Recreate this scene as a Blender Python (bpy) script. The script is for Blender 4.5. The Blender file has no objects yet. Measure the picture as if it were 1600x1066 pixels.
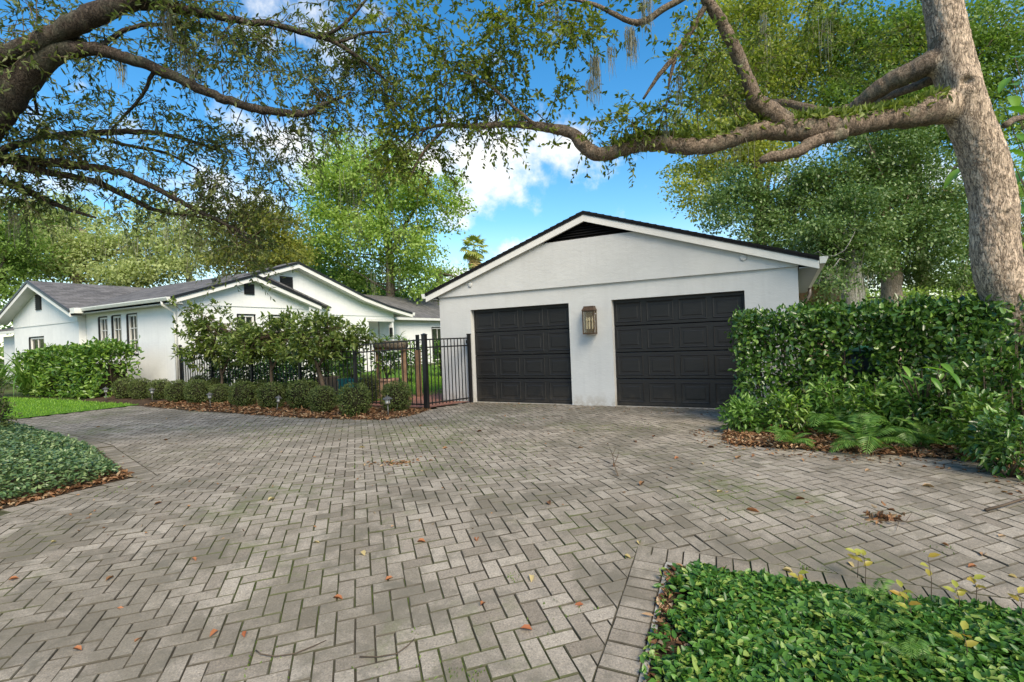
import bpy, bmesh, math, random
import numpy as np
from mathutils import Vector, Matrix, noise as mn

rng = np.random.default_rng(7)
random.seed(7)
C = bpy.context.scene.collection
sc = bpy.context.scene

# ------------------------------------------------------------------ camera
CZ, ROLL, PITCH = 1.436, -0.039, -0.005
cam_d = bpy.data.cameras.new("camera")
cam_d.lens, cam_d.sensor_width = 18.0, 36.0
cam_d.clip_start, cam_d.clip_end = 0.05, 3000
cam = bpy.data.objects.new("camera", cam_d)
C.objects.link(cam)
cam.matrix_world = (Matrix.Translation((0, 0, CZ)) @ Matrix.Rotation(math.pi / 2 + PITCH, 4, 'X')
                    @ Matrix.Rotation(ROLL, 4, 'Z'))
sc.camera = cam

# ------------------------------------------------------------------ light and sky
SUN = Vector((0.32, -0.68, 0.68)).normalized()
sd = bpy.data.lights.new("sun", 'SUN')
sd.energy, sd.angle, sd.color = 2.25, math.radians(34), (1.0, 0.95, 0.86)
sun = bpy.data.objects.new("sun", sd)
C.objects.link(sun)
sun.rotation_euler = SUN.to_track_quat('Z', 'Y').to_euler()
sun.location = (4, -4, 12)

sc.view_settings.view_transform = 'Standard'
sc.view_settings.look = 'None'
sc.view_settings.gamma = 1.0
sc.view_settings.use_curve_mapping = False
sc.view_settings.exposure = 1.21
sc.view_settings.use_white_balance = True            # the photograph is balanced for the shade
sc.view_settings.white_balance_temperature = 7750
sc.view_settings.white_balance_tint = 8
sc.cycles.max_bounces = 7
sc.cycles.transparent_max_bounces = 8
sc.cycles.diffuse_bounces = 4
sc.cycles.transmission_bounces = 4

world = bpy.data.worlds.new("World")
sc.world = world
world.use_nodes = True
wn, wl = world.node_tree.nodes, world.node_tree.links
wn.clear()
w_out = wn.new('ShaderNodeOutputWorld')
w_bg = wn.new('ShaderNodeBackground')
w_bg.inputs['Strength'].default_value = 0.112
sky = wn.new('ShaderNodeTexSky')
sky.sky_type = 'NISHITA'
sky.sun_disc = False
sky.sun_elevation = math.asin(SUN.z)
sky.sun_rotation = math.atan2(SUN.x, SUN.y)
sky.air_density, sky.dust_density, sky.ozone_density = 1.0, 0.6, 2.2
hsv = wn.new('ShaderNodeHueSaturation')
hsv.inputs['Saturation'].default_value = 1.42
hsv.inputs['Value'].default_value = 1.05
wl.new(sky.outputs[0], hsv.inputs['Color'])
tc = wn.new('ShaderNodeTexCoord')
DIRV = tc.outputs['Generated']


def wmath(op, a, b=None, c=None, clamp=False):
    n = wn.new('ShaderNodeMath')
    n.operation, n.use_clamp = op, clamp
    for i, v in enumerate((a, b, c)):
        if v is None:
            continue
        if isinstance(v, (int, float)):
            n.inputs[i].default_value = v
        else:
            wl.new(v, n.inputs[i])
    return n.outputs[0]


sep = wn.new('ShaderNodeSeparateXYZ')
wl.new(DIRV, sep.inputs[0])
zz = wmath('MAXIMUM', sep.outputs[2], 0.03)
den = wmath('ADD', zz, 0.22)
comb = wn.new('ShaderNodeCombineXYZ')
wl.new(wmath('DIVIDE', sep.outputs[0], den), comb.inputs[0])
wl.new(wmath('DIVIDE', sep.outputs[1], den), comb.inputs[1])
nz = wn.new('ShaderNodeTexNoise')
nz.inputs['Scale'].default_value = 2.4
nz.inputs['Detail'].default_value = 9
nz.inputs['Roughness'].default_value = 0.56
nz.inputs['Distortion'].default_value = 0.25
wl.new(comb.outputs[0], nz.inputs['Vector'])
nz2 = wn.new('ShaderNodeTexNoise')
nz2.inputs['Scale'].default_value = 13.0
nz2.inputs['Detail'].default_value = 7
nz2.inputs['Roughness'].default_value = 0.6
wl.new(DIRV, nz2.inputs['Vector'])
cum = None
# fair-weather cumulus: (direction x, y, z, radius, weight)
for (cx, cy, cz, r, wgt) in ((0.0, 1, 0.35, 0.22, 1.0), (-0.15, 1, 0.34, 0.15, 0.9), (0.10, 1, 0.36, 0.17, 0.9),
                             (-0.09, 1, 0.255, 0.13, 0.95), (-0.36, 1, 0.34, 0.24, 0.8), (-0.02, 1, 0.18, 0.09, 0.7),
                             (-0.12, 1, 0.10, 0.13, 0.8), (-0.55, 1, 0.26, 0.25, 0.85), (-0.35, 1, 0.62, 0.2, 0.45),
                             (0.05, 1, 0.11, 0.12, 0.7), (0.75, 1, 0.35, 0.3, 0.6), (-1.3, 1, 0.4, 0.4, 0.8),
                             (1.5, 0.8, 0.5, 0.5, 0.8), (-1.0, -0.6, 0.6, 0.5, 0.8), (0.6, -1, 0.5, 0.5, 0.8)):
    c = Vector((cx, cy, cz)).normalized()
    sc_v = wn.new('ShaderNodeVectorMath')
    sc_v.operation = 'MULTIPLY'
    wl.new(DIRV, sc_v.inputs[0])
    sc_v.inputs[1].default_value = (1, 1, 1.9)
    dist = wn.new('ShaderNodeVectorMath')
    dist.operation = 'DISTANCE'
    wl.new(sc_v.outputs[0], dist.inputs[0])
    dist.inputs[1].default_value = (c.x, c.y, c.z * 1.9)
    b = wmath('MULTIPLY_ADD', dist.outputs['Value'], -wgt / r, wgt)
    b = wmath('MAXIMUM', b, 0.0)
    cum = b if cum is None else wmath('MAXIMUM', cum, b)
field = wmath('MULTIPLY_ADD', wmath('SUBTRACT', nz2.outputs['Fac'], 0.5), 2.0, cum)
field = wmath('ADD', field, wmath('MULTIPLY', wmath('SUBTRACT', nz.outputs['Fac'], 0.56), 1.5))
mr = wn.new('ShaderNodeMapRange')
mr.interpolation_type = 'SMOOTHSTEP'
mr.inputs['From Min'].default_value = 0.10
mr.inputs['From Max'].default_value = 0.85
wl.new(field, mr.inputs['Value'])
# thin white towards the horizon
hz = wn.new('ShaderNodeMapRange')
hz.inputs['From Min'].default_value = 0.0
hz.inputs['From Max'].default_value = 0.22
hz.inputs['To Min'].default_value = 0.45
hz.inputs['To Max'].default_value = 0.0
wl.new(sep.outputs[2], hz.inputs['Value'])
cl_mask = wmath('MAXIMUM', wmath('MULTIPLY', mr.outputs[0], 0.97), hz.outputs[0])
wmix = wn.new('ShaderNodeMix')
wmix.data_type = 'RGBA'
wl.new(cl_mask, wmix.inputs['Factor'])
wl.new(hsv.outputs[0], wmix.inputs['A'])
wmix.inputs['B'].default_value = (4.6, 4.95, 5.6, 1)
wl.new(wmix.outputs['Result'], w_bg.inputs['Color'])
wl.new(w_bg.outputs[0], w_out.inputs['Surface'])

# ------------------------------------------------------------------ geometry helpers
YAW, X0, Y0 = -0.495, -1.705, 12.289          # the garage's front left corner and the way its front runs
DX, DY = math.cos(YAW), math.sin(YAW)
NX, NY = -math.sin(YAW), math.cos(YAW)


def P(u, w, z=0.0):
    return Vector((X0 + DX * u + NX * w, Y0 + DY * u + NY * w, z))


def UW(x, y):
    a, b = x - X0, y - Y0
    return a * DX + b * DY, a * NX + b * NY


def G(x, y):
    """height of the ground: level by the garage, dips towards the street, rises towards the house"""
    t = min(max((5.0 - y) / 3.2, 0), 1)
    t = t * t * (3 - 2 * t)
    u = (x - X0) * DX + (y - Y0) * DY
    return -0.24 * t + 0.03 * min(max(-u - 1.5, 0), 9)


CAMR = np.array(cam.matrix_world.to_3x3())
CAMO = np.array((0, 0, CZ))


def at(px, py, y):
    """the place at distance y in front of the camera seen at this pixel of the 1600 x 1066 photograph"""
    r = CAMR @ np.array(((px - 800) / 800.0, (533 - py) / 800.0, -1.0))
    return Vector(CAMO + r * (y / r[1]))


def gnd(px, py):
    r = CAMR @ np.array(((px - 800) / 800.0, (533 - py) / 800.0, -1.0))
    z = 0.0
    for _ in range(50):
        p = CAMO + r * ((z - CZ) / r[2])
        z = .5 * z + .5 * G(p[0], p[1])
    return Vector((p[0], p[1], G(p[0], p[1])))


def link(name, me, mat=None, parent=None, loc=None):
    o = bpy.data.objects.new(name, me)
    C.objects.link(o)
    if mat is not None and me is not None:
        me.materials.append(mat)
    if parent:
        o.parent = parent
    if loc is not None:
        o.location = loc
    return o


def tag(o, label=None, cat=None, group=None, kind=None):
    if label: o['label'] = label
    if cat: o['category'] = cat
    if group: o['group'] = group
    if kind: o['kind'] = kind
    return o


def thing(name, label, cat, loc=(0, 0, 0), rotz=0.0, group=None):
    o = link(name, None, loc=loc)
    o.rotation_euler = (0, 0, rotz)
    o.empty_display_size = 0.2
    return tag(o, label, cat, group)


def np_mesh(name, verts, quads=None, tris=None, smooth=False):
    me = bpy.data.meshes.new(name)
    verts = np.asarray(verts, dtype=np.float32).reshape(-1, 3)
    me.vertices.add(len(verts))
    me.vertices.foreach_set("co", verts.ravel())
    loops, starts, pos = [], [], 0
    for arr, k in ((quads, 4), (tris, 3)):
        if arr is None or len(arr) == 0:
            continue
        arr = np.asarray(arr, dtype=np.int32).reshape(-1, k)
        loops.append(arr.ravel())
        starts.append(pos + np.arange(len(arr), dtype=np.int32) * k)
        pos += arr.size
    loops = np.concatenate(loops)
    starts = np.concatenate(starts)
    me.loops.add(len(loops))
    me.loops.foreach_set("vertex_index", loops)
    me.polygons.add(len(starts))
    me.polygons.foreach_set("loop_start", starts)
    if smooth:
        me.polygons.foreach_set("use_smooth", np.ones(len(starts), dtype=bool))
    me.update(calc_edges=True)
    return me


class MB:
    """collects shapes and links them as ONE mesh object; off = origin of the thing they belong to"""

    def __init__(s, off=(0, 0, 0)):
        s.v, s.f, s.off, s.sm = [], [], Vector(off), []

    def add(s, vs, fs, smooth=False):
        b = len(s.v)
        s.v += [tuple(Vector(v) - s.off) for v in vs]
        s.f += [tuple(b + i for i in f) for f in fs]
        s.sm += [smooth] * len(fs)
        return s

    def box(s, x0, x1, y0, y1, z0, z1):
        vs = [(x, y, z) for z in (z0, z1) for y in (y0, y1) for x in (x0, x1)]
        return s.add(vs, [(0, 2, 3, 1), (4, 5, 7, 6), (0, 1, 5, 4), (2, 6, 7, 3), (0, 4, 6, 2), (1, 3, 7, 5)])

    def prism(s, poly, axis, a, b):
        """poly of 2-D points extruded along axis 'x' (points are y,z), 'y' (x,z) or 'z' (x,y)"""
        def m(p, t):
            return {'x': (t, p[0], p[1]), 'y': (p[0], t, p[1]), 'z': (p[0], p[1], t)}[axis]
        n = len(poly)
        vs = [m(p, a) for p in poly] + [m(p, b) for p in poly]
        fs = [tuple(range(n)), tuple(range(2 * n - 1, n - 1, -1))]
        fs += [(i, i + n, (i + 1) % n + n, (i + 1) % n) for i in range(n)]
        return s.add(vs, fs)

    def band(s, line, t0, t1, axis, a, b):
        """strip below a roof line: from t0 to t1 under it, extruded along axis"""
        poly = [(p, z - t0) for p, z in line] + [(p, z - t1) for p, z in reversed(line)]
        n = len(line)
        for i in range(n - 1):
            q = [(line[i][0], line[i][1] - t0), (line[i + 1][0], line[i + 1][1] - t0),
                 (line[i + 1][0], line[i + 1][1] - t1), (line[i][0], line[i][1] - t1)]
            s.prism(q, axis, a, b)
        return s

    def wall(s, axis, a, b, s0, s1, z0, z1, holes=()):
        """wall of thickness a..b with real openings (s0,s1,z0,z1)"""
        ss = sorted({s0, s1, *[h[0] for h in holes], *[h[1] for h in holes]})
        zs = sorted({z0, z1, *[h[2] for h in holes], *[h[3] for h in holes]})
        for i in range(len(ss) - 1):
            for j in range(len(zs) - 1):
                cs, cz = (ss[i] + ss[i + 1]) / 2, (zs[j] + zs[j + 1]) / 2
                if any(h[0] < cs < h[1] and h[2] < cz < h[3] for h in holes):
                    continue
                if axis == 'y':
                    s.box(ss[i], ss[i + 1], a, b, zs[j], zs[j + 1])
                else:
                    s.box(a, b, ss[i], ss[i + 1], zs[j], zs[j + 1])
        return s

    def tube(s, pts, radii, n=8, cap=True):
        pts = [Vector(p) for p in pts]
        if isinstance(radii, (int, float)):
            radii = [radii] * len(pts)
        up = Vector((0, 0, 1))
        t0 = (pts[1] - pts[0]).normalized()
        if abs(t0.dot(up)) > .9:
            up = Vector((1, 0, 0))
        a = t0.cross(up).normalized()
        vs = []
        for i, p in enumerate(pts):
            t = (pts[min(i + 1, len(pts) - 1)] - pts[max(i - 1, 0)]).normalized()
            a = (a - t * a.dot(t)).normalized()
            b = t.cross(a)
            for k in range(n):
                th = 2 * math.pi * k / n
                vs.append(p + (a * math.cos(th) + b * math.sin(th)) * radii[i])
        fs = []
        for i in range(len(pts) - 1):
            for k in range(n):
                fs.append((i * n + k, i * n + (k + 1) % n, (i + 1) * n + (k + 1) % n, (i + 1) * n + k))
        if cap:
            fs += [tuple(range(n - 1, -1, -1)), tuple((len(pts) - 1) * n + k for k in range(n))]
        return s.add(vs, fs, True)

    def lathe(s, prof, cx=0, cy=0, n=16):
        vs, fs = [], []
        for (r, z) in prof:
            for k in range(n):
                th = 2 * math.pi * k / n
                vs.append((cx + r * math.cos(th), cy + r * math.sin(th), z))
        m = len(prof)
        for i in range(m - 1):
            for k in range(n):
                fs.append((i * n + k, i * n + (k + 1) % n, (i + 1) * n + (k + 1) % n, (i + 1) * n + k))
        fs += [tuple(range(n - 1, -1, -1)), tuple((m - 1) * n + k for k in range(n))]
        return s.add(vs, fs)

    def mesh(s, name):
        me = bpy.data.meshes.new(name)
        me.from_pydata(s.v, [], s.f)
        me.polygons.foreach_set("use_smooth", s.sm)
        bm = bmesh.new()
        bm.from_mesh(me)
        bmesh.ops.recalc_face_normals(bm, faces=bm.faces)
        bm.to_mesh(me)
        bm.free()
        me.update()
        return me

    def build(s, name, mat, parent=None, bevel=0):
        o = link(name, s.mesh(name), mat, parent)
        if bevel:
            m = o.modifiers.new("edge", 'BEVEL')
            m.width, m.segments, m.limit_method = bevel, 2, 'ANGLE'
        return o


def spline(pts, step):
    """smooth a list of (x,y,z,r) into evenly spaced points"""
    p = np.array(pts, dtype=float)
    p = np.vstack([2 * p[0] - p[1], p, 2 * p[-1] - p[-2]])
    out = []
    for i in range(1, len(p) - 2):
        n = max(2, int(np.linalg.norm(p[i + 1, :3] - p[i, :3]) / step))
        for k in range(n):
            t = k / n
            out.append(.5 * (2 * p[i] + (p[i + 1] - p[i - 1]) * t + (2 * p[i - 1] - 5 * p[i] + 4 * p[i + 1] - p[i + 2]) * t * t
                             + (3 * p[i] - p[i - 1] - 3 * p[i + 1] + p[i + 2]) * t ** 3))
    out.append(p[-2])
    return np.array(out)


# ------------------------------------------------------------------ materials
class NT:
    def __init__(s, name):
        s.m = bpy.data.materials.new(name)
        s.m.use_nodes = True
        s.n, s.l = s.m.node_tree.nodes, s.m.node_tree.links
        s.bsdf = s.n['Principled BSDF']
        s.out = s.n['Material Output']

    def node(s, t, **kw):
        n = s.n.new(t)
        for k, v in kw.items():
            setattr(n, k, v)
        return n

    def set(s, sock, v):
        if isinstance(v, bpy.types.NodeSocket):
            s.l.new(v, sock)
        else:
            sock.default_value = v

    def math(s, op, a, b=0.0, clamp=False):
        n = s.node('ShaderNodeMath', operation=op, use_clamp=clamp)
        s.set(n.inputs[0], a)
        s.set(n.inputs[1], b)
        return n.outputs[0]

    def pos(s, scale=(1, 1, 1), obj=False):
        if obj:
            v = s.node('ShaderNodeTexCoord').outputs['Object']
        else:
            v = s.node('ShaderNodeNewGeometry').outputs['Position']
        n = s.node('ShaderNodeMapping')
        s.l.new(v, n.inputs['Vector'])
        n.inputs['Scale'].default_value = scale
        return n.outputs[0]

    def noise(s, vec, scale, detail=5, rough=.55, dist=0):
        n = s.node('ShaderNodeTexNoise')
        s.l.new(vec, n.inputs['Vector'])
        n.inputs['Scale'].default_value = scale
        n.inputs['Detail'].default_value = detail
        n.inputs['Roughness'].default_value = rough
        n.inputs['Distortion'].default_value = dist
        return n.outputs['Fac']

    def ramp(s, fac, stops):
        n = s.node('ShaderNodeValToRGB')
        s.l.new(fac, n.inputs[0])
        el = n.color_ramp.elements
        while len(el) < len(stops):
            el.new(0.5)
        for e, (p, c) in zip(el, stops):
            e.position = p
            e.color = (*c, 1) if len(c) == 3 else c
        return n.outputs[0]

    def mix(s, fac, a, b, mode='MIX'):
        n = s.node('ShaderNodeMix', data_type='RGBA', blend_type=mode)
        s.set(n.inputs['Factor'], fac)
        s.set(n.inputs['A'], a if isinstance(a, bpy.types.NodeSocket) else (*a, 1))
        s.set(n.inputs['B'], b if isinstance(b, bpy.types.NodeSocket) else (*b, 1))
        return n.outputs['Result']

    def bump(s, h, strength=.3, dist=.01):
        n = s.node('ShaderNodeBump')
        n.inputs['Strength'].default_value = strength
        n.inputs['Distance'].default_value = dist
        s.l.new(h, n.inputs['Height'])
        s.l.new(n.outputs[0], s.bsdf.inputs['Normal'])

    def fin(s, color, rough=.6, spec=.5, metal=0.0):
        s.set(s.bsdf.inputs['Base Color'], color if isinstance(color, bpy.types.NodeSocket) else (*color, 1))
        s.set(s.bsdf.inputs['Roughness'], rough)
        s.bsdf.inputs['Specular IOR Level'].default_value = spec
        s.bsdf.inputs['Metallic'].default_value = metal
        return s.m


def plain(name, c, rough=.6, spec=.4, metal=0, var=.12, scale=6.0, bump=0, bscale=60.0):
    t = NT(name)
    n = t.noise(t.pos(), scale, 6, .6)
    lo = tuple(x * (1 - var) for x in c)
    hi = tuple(min(1, x * (1 + var)) for x in c)
    col = t.ramp(n, [(.3, lo), (.7, hi)])
    if bump:
        t.bump(t.noise(t.pos(), bscale, 4, .6), bump, .01)
    return t.fin(col, rough, spec, metal)


def stucco(name, c):
    t = NT(name)
    big = t.noise(t.pos(), 1.1, 6, .6)
    col = t.ramp(big, [(.25, tuple(x * .93 for x in c)), (.75, tuple(min(1, x * 1.04) for x in c))])
    # streaks of rain dirt running down
    st = t.noise(t.pos((5, 5, .35)), 2.0, 5, .6)
    col = t.mix(t.math('MULTIPLY', t.ramp(st, [(.52, (0, 0, 0)), (.64, (1, 1, 1))]), .14), col, tuple(x * .72 for x in c))
    # splashes near the ground
    sz = t.node('ShaderNodeSeparateXYZ')
    t.l.new(t.pos(), sz.inputs[0])
    low = t.math('SUBTRACT', 1.0, t.math('MULTIPLY', sz.outputs[2], 3.4), True)
    low = t.math('MULTIPLY', low, t.ramp(t.noise(t.pos(), 6, 6, .75), [(.42, (.1, .1, .1)), (.58, (1, 1, 1))]), True)
    col = t.mix(t.math('MULTIPLY', low, .75, True), col, (.33, .28, .22))
    pt = t.ramp(t.noise(t.pos((1, 1, 1.5)), 2.2, 6, .7, .5), [(.44, (0, 0, 0)), (.58, (1, 1, 1))])
    col = t.mix(t.math('MULTIPLY', pt, .16), col, tuple(x * .80 for x in c))
    a = t.noise(t.pos((1, 1, 2.6)), 7.5, 5, .6, .6)
    b = t.noise(t.pos(), 55, 4, .6)
    t.bump(t.math('ADD', t.math('MULTIPLY', a, 1.3), t.math('MULTIPLY', b, .5)), .28, .012)
    return t.fin(col, .88, .2)


def leafmat(name, stops, trans=.35, rough=.42, spec=.45, patch=.35, pscale=.6):
    t = NT(name)
    g = t.node('ShaderNodeNewGeometry')
    oi = t.node('ShaderNodeObjectInfo')
    r = t.math('FRACT', t.math('ADD', g.outputs['Random Per Island'], oi.outputs['Random']))
    n = t.noise(t.pos(), pscale, 3, .6)
    f = t.math('ADD', t.math('MULTIPLY', r, 1 - patch),
               t.math('MULTIPLY', t.math('MULTIPLY_ADD', n, 2.0), patch), True)
    t.n[-1].inputs if False else None
    col = t.ramp(f, stops)
    t.fin(col, rough, spec)
    tr = t.node('ShaderNodeBsdfTranslucent')
    tcol = t.mix(1.0, col, (1.25, 1.35, .75), 'MULTIPLY')
    t.l.new(tcol, tr.inputs['Color'])
    mx = t.node('ShaderNodeMixShader')
    mx.inputs[0].default_value = trans
    t.l.new(t.bsdf.outputs[0], mx.inputs[1])
    t.l.new(tr.outputs[0], mx.inputs[2])
    t.l.new(mx.outputs[0], t.out.inputs['Surface'])
    return t.m


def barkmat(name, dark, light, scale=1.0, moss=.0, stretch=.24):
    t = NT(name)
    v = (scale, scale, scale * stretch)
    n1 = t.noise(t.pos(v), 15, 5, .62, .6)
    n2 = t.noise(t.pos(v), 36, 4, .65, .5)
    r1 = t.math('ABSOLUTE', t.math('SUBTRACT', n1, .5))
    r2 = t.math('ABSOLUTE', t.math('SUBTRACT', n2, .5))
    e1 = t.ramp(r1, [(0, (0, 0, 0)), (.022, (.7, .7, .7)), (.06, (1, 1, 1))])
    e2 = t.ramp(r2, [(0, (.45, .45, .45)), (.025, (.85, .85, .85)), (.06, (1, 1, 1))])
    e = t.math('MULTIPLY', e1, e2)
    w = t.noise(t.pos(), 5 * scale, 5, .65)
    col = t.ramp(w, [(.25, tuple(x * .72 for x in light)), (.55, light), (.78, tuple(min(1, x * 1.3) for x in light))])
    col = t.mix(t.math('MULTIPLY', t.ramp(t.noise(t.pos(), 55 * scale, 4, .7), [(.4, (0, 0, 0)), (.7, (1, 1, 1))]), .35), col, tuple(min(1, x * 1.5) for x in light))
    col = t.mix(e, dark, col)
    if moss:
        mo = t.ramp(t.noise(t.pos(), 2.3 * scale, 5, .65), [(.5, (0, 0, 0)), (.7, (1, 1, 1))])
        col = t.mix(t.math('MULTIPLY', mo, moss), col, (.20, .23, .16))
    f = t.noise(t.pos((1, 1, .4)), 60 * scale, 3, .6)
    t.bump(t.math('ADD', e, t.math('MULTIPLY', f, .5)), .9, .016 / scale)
    return t.fin(col, .92, .15)


def pavermat():
    t = NT("concrete paver")
    g = t.node('ShaderNodeNewGeometry')
    oi = t.node('ShaderNodeObjectInfo')
    r = t.math('FRACT', t.math('ADD', g.outputs['Random Per Island'], oi.outputs['Random']))
    col = t.ramp(r, [(0, (.21, .178, .143)), (.12, (.262, .226, .186)), (.6, (.305, .266, .221)), (1, (.355, .313, .262))])
    # aggregate
    s = t.noise(t.pos(), 95, 5, .8)
    col = t.mix(1.0, col, t.ramp(s, [(.36, (.52, .51, .50)), (.46, (.90, .90, .90)), (.56, (1.10, 1.09, 1.06)), (.62, (1.25, 1.23, 1.18)), (.67, (1.9, 1.85, 1.72))]), 'MULTIPLY')
    # weathering: stains and lichen with a shape of their own
    a = t.ramp(t.noise(t.pos(), .5, 9, .72, .3), [(.43, (1, 1, 1)), (.485, (.35, .35, .35)), (.53, (0, 0, 0))])
    col = t.mix(t.math('MULTIPLY', a, .62), col, (.125, .11, .08))
    a2 = t.ramp(t.noise(t.pos(), 1.7, 7, .7, .4), [(.515, (0, 0, 0)), (.585, (1, 1, 1))])
    col = t.mix(t.math('MULTIPLY', a2, .62), col, (.135, .12, .092))
    b = t.ramp(t.noise(t.pos(), 4.3, 6, .7), [(.55, (0, 0, 0)), (.64, (1, 1, 1))])
    col = t.mix(t.math('MULTIPLY', b, .5), col, (.13, .12, .095))
    sx = t.node('ShaderNodeSeparateXYZ')
    t.l.new(t.pos(), sx.inputs[0])
    ex = t.math('POWER', t.math('MULTIPLY', t.math('ADD', sx.outputs[0], 1.7), .36), 2.0)
    ey = t.math('POWER', t.math('MULTIPLY', t.math('SUBTRACT', sx.outputs[1], 7.7), .62), 2.0)
    damp = t.math('MULTIPLY', t.math('SUBTRACT', 1.0, t.math('ADD', ex, ey), True), .09)
    c = t.ramp(t.math('ADD', t.noise(t.pos((1, 1, 1)), .7, 6, .65, .5), damp), [(.555, (0, 0, 0)), (.63, (1, 1, 1))])
    d = t.ramp(t.noise(t.pos(), 7, 5, .7), [(.45, (0, 0, 0)), (.56, (1, 1, 1))])
    col = t.mix(t.math('MULTIPLY', t.math('MULTIPLY', c, d), .6), col, (.13, .145, .065))
    t.bump(t.math('ADD', t.noise(t.pos(), 160, 3, .7), t.math('MULTIPLY', t.noise(t.pos(), 24, 4, .6), 1.0)), .45, .006)
    return t.fin(col, .9, .25)


M = {}
M['stucco'] = stucco("grey white stucco", (.585, .585, .575))
M['house'] = stucco("white stucco", (.78, .785, .77))
M['trim'] = plain("white painted trim", (.74, .72, .68), .5, .4, var=.07, scale=3)
M['soffit'] = plain("white soffit", (.66, .66, .64), .6, .3, var=.06)
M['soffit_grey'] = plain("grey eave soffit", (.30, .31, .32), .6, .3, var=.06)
M['gutter'] = plain("white gutter", (.70, .70, .66), .35, .5, var=.08)
M['brown_pipe'] = plain("brown downspout", (.10, .085, .075), .5, .4)
M['black'] = plain("black metal", (.012, .012, .013), .35, .5, var=.2)
M['blackwood'] = plain("black painted wood", (.014, .013, .013), .55, .4, var=.25)
t = NT("black garage door")
gr = t.noise(t.pos((1, 1, 26)), 4.0, 6, .65)
t.bump(gr, .35, .006)
sz = t.node('ShaderNodeSeparateXYZ')
t.l.new(t.pos(), sz.inputs[0])
lw = t.math('SUBTRACT', 1.0, t.math('MULTIPLY', sz.outputs[2], 2.6), True)
lw = t.math('MULTIPLY', lw, t.ramp(t.noise(t.pos(), 5, 6, .7), [(.4, (0, 0, 0)), (.65, (1, 1, 1))]))
dc = t.ramp(gr, [(.3, (.011, .010, .010)), (.62, (.019, .018, .018)), (.8, (.034, .032, .031))])
dc = t.mix(t.math('MULTIPLY', lw, .35), dc, (.12, .095, .07))
M['door'] = t.fin(dc, .42, .35)


def roofmat(name, c):
    t = NT(name)
    b = t.node('ShaderNodeTexBrick')
    b.offset = .5
    t.l.new(t.node('ShaderNodeTexCoord').outputs['UV'], b.inputs['Vector'])
    b.inputs['Scale'].default_value = 1.0
    b.inputs['Brick Width'].default_value = .32
    b.inputs['Row Height'].default_value = .135
    b.inputs['Mortar Size'].default_value = .007
    b.inputs['Mortar Smooth'].default_value = .6
    b.inputs['Color1'].default_value = (*[x * .72 for x in c], 1)
    b.inputs['Color2'].default_value = (*[x * 1.25 for x in c], 1)
    b.inputs['Mortar'].default_value = (*[x * .35 for x in c], 1)
    big = t.noise(t.pos(), .9, 5, .6)
    col = t.mix(1.0, b.outputs['Color'], t.ramp(big, [(.3, (.78, .78, .8)), (.7, (1.2, 1.18, 1.15))]), 'MULTIPLY')
    gran = t.noise(t.pos(), 120, 2, .6)
    col = t.mix(1.0, col, t.ramp(gran, [(.3, (.75, .75, .75)), (.7, (1.25, 1.25, 1.25))]), 'MULTIPLY')
    t.bump(b.outputs['Fac'], -.6, .02)
    return t.fin(col, .92, .2)


M['roof'] = roofmat("grey asphalt shingles", (.135, .13, .13))
M['darkroof'] = roofmat("charcoal asphalt shingles", (.03, .031, .035))
M['tile'] = roofmat("terracotta roof tiles", (.52, .27, .17))
M['peach'] = plain("peach stucco", (.62, .36, .24), .9, .2, var=.15)
t = NT("window glass")
M['glass'] = t.fin((.02, .03, .022), .06, .8)
M['paver'] = pavermat()
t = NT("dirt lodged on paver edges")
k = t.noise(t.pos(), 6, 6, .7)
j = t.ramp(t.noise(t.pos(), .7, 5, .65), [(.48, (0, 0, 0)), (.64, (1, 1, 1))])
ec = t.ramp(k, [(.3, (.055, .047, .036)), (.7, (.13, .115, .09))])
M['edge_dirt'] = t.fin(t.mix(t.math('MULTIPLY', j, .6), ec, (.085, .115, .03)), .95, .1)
t = NT("sandy joints with moss")
j = t.ramp(t.noise(t.pos(), .8, 6, .65), [(.47, (0, 0, 0)), (.56, (1, 1, 1))])
k = t.noise(t.pos(), 14, 5, .7)
jc = t.ramp(k, [(.3, (.035, .03, .022)), (.7, (.09, .078, .058))])
jc = t.mix(t.math('MULTIPLY', j, t.ramp(k, [(.35, (.25, .25, .25)), (.6, (1, 1, 1))])), jc, (.075, .115, .022))
M['joint'] = t.fin(jc, .95, .1)
t = NT("soil and leaf mould")
k = t.noise(t.pos(), 9, 7, .7)
t.bump(t.noise(t.pos(), 35, 6, .7), .8, .03)
M['soil'] = t.fin(t.ramp(k, [(.3, (.035, .024, .016)), (.55, (.085, .056, .036)), (.75, (.15, .095, .06))]), .95, .1)
t = NT("ground under the trees")
k = t.noise(t.pos(), .35, 8, .7)
M['earth'] = t.fin(t.ramp(k, [(.3, (.05, .04, .025)), (.5, (.06, .075, .025)), (.7, (.08, .12, .03))]), .95, .1)
t = NT("lawn soil")
k = t.noise(t.pos(), 6, 7, .7)
M['lawn'] = t.fin(t.ramp(k, [(.3, (.05, .11, .012)), (.6, (.085, .19, .018)), (.8, (.12, .24, .03))]), .9, .15)
M['grass'] = leafmat("grass blades", [(0, (.07, .17, .012)), (.5, (.12, .28, .02)), (1, (.20, .36, .04))], .3, .5)
M['concrete'] = plain("pale concrete edging", (.36, .34, .30), .9, .2, var=.25, scale=20, bump=.4)
M['redbrick'] = plain("red brick paving", (.30, .14, .10), .85, .2, var=.35, scale=14, bump=.4)
M['weed'] = leafmat("moss and weeds", [(0, (.045, .085, .012)), (.5, (.085, .14, .022)), (1, (.13, .20, .035))], .25, .6)
M['litter'] = leafmat("dead leaves", [(0, (.06, .030, .018)), (.3, (.16, .075, .038)), (.55, (.24, .12, .06)), (.8, (.34, .19, .10)), (1, (.42, .30, .19))], .15, .7, .2, .1)
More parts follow.
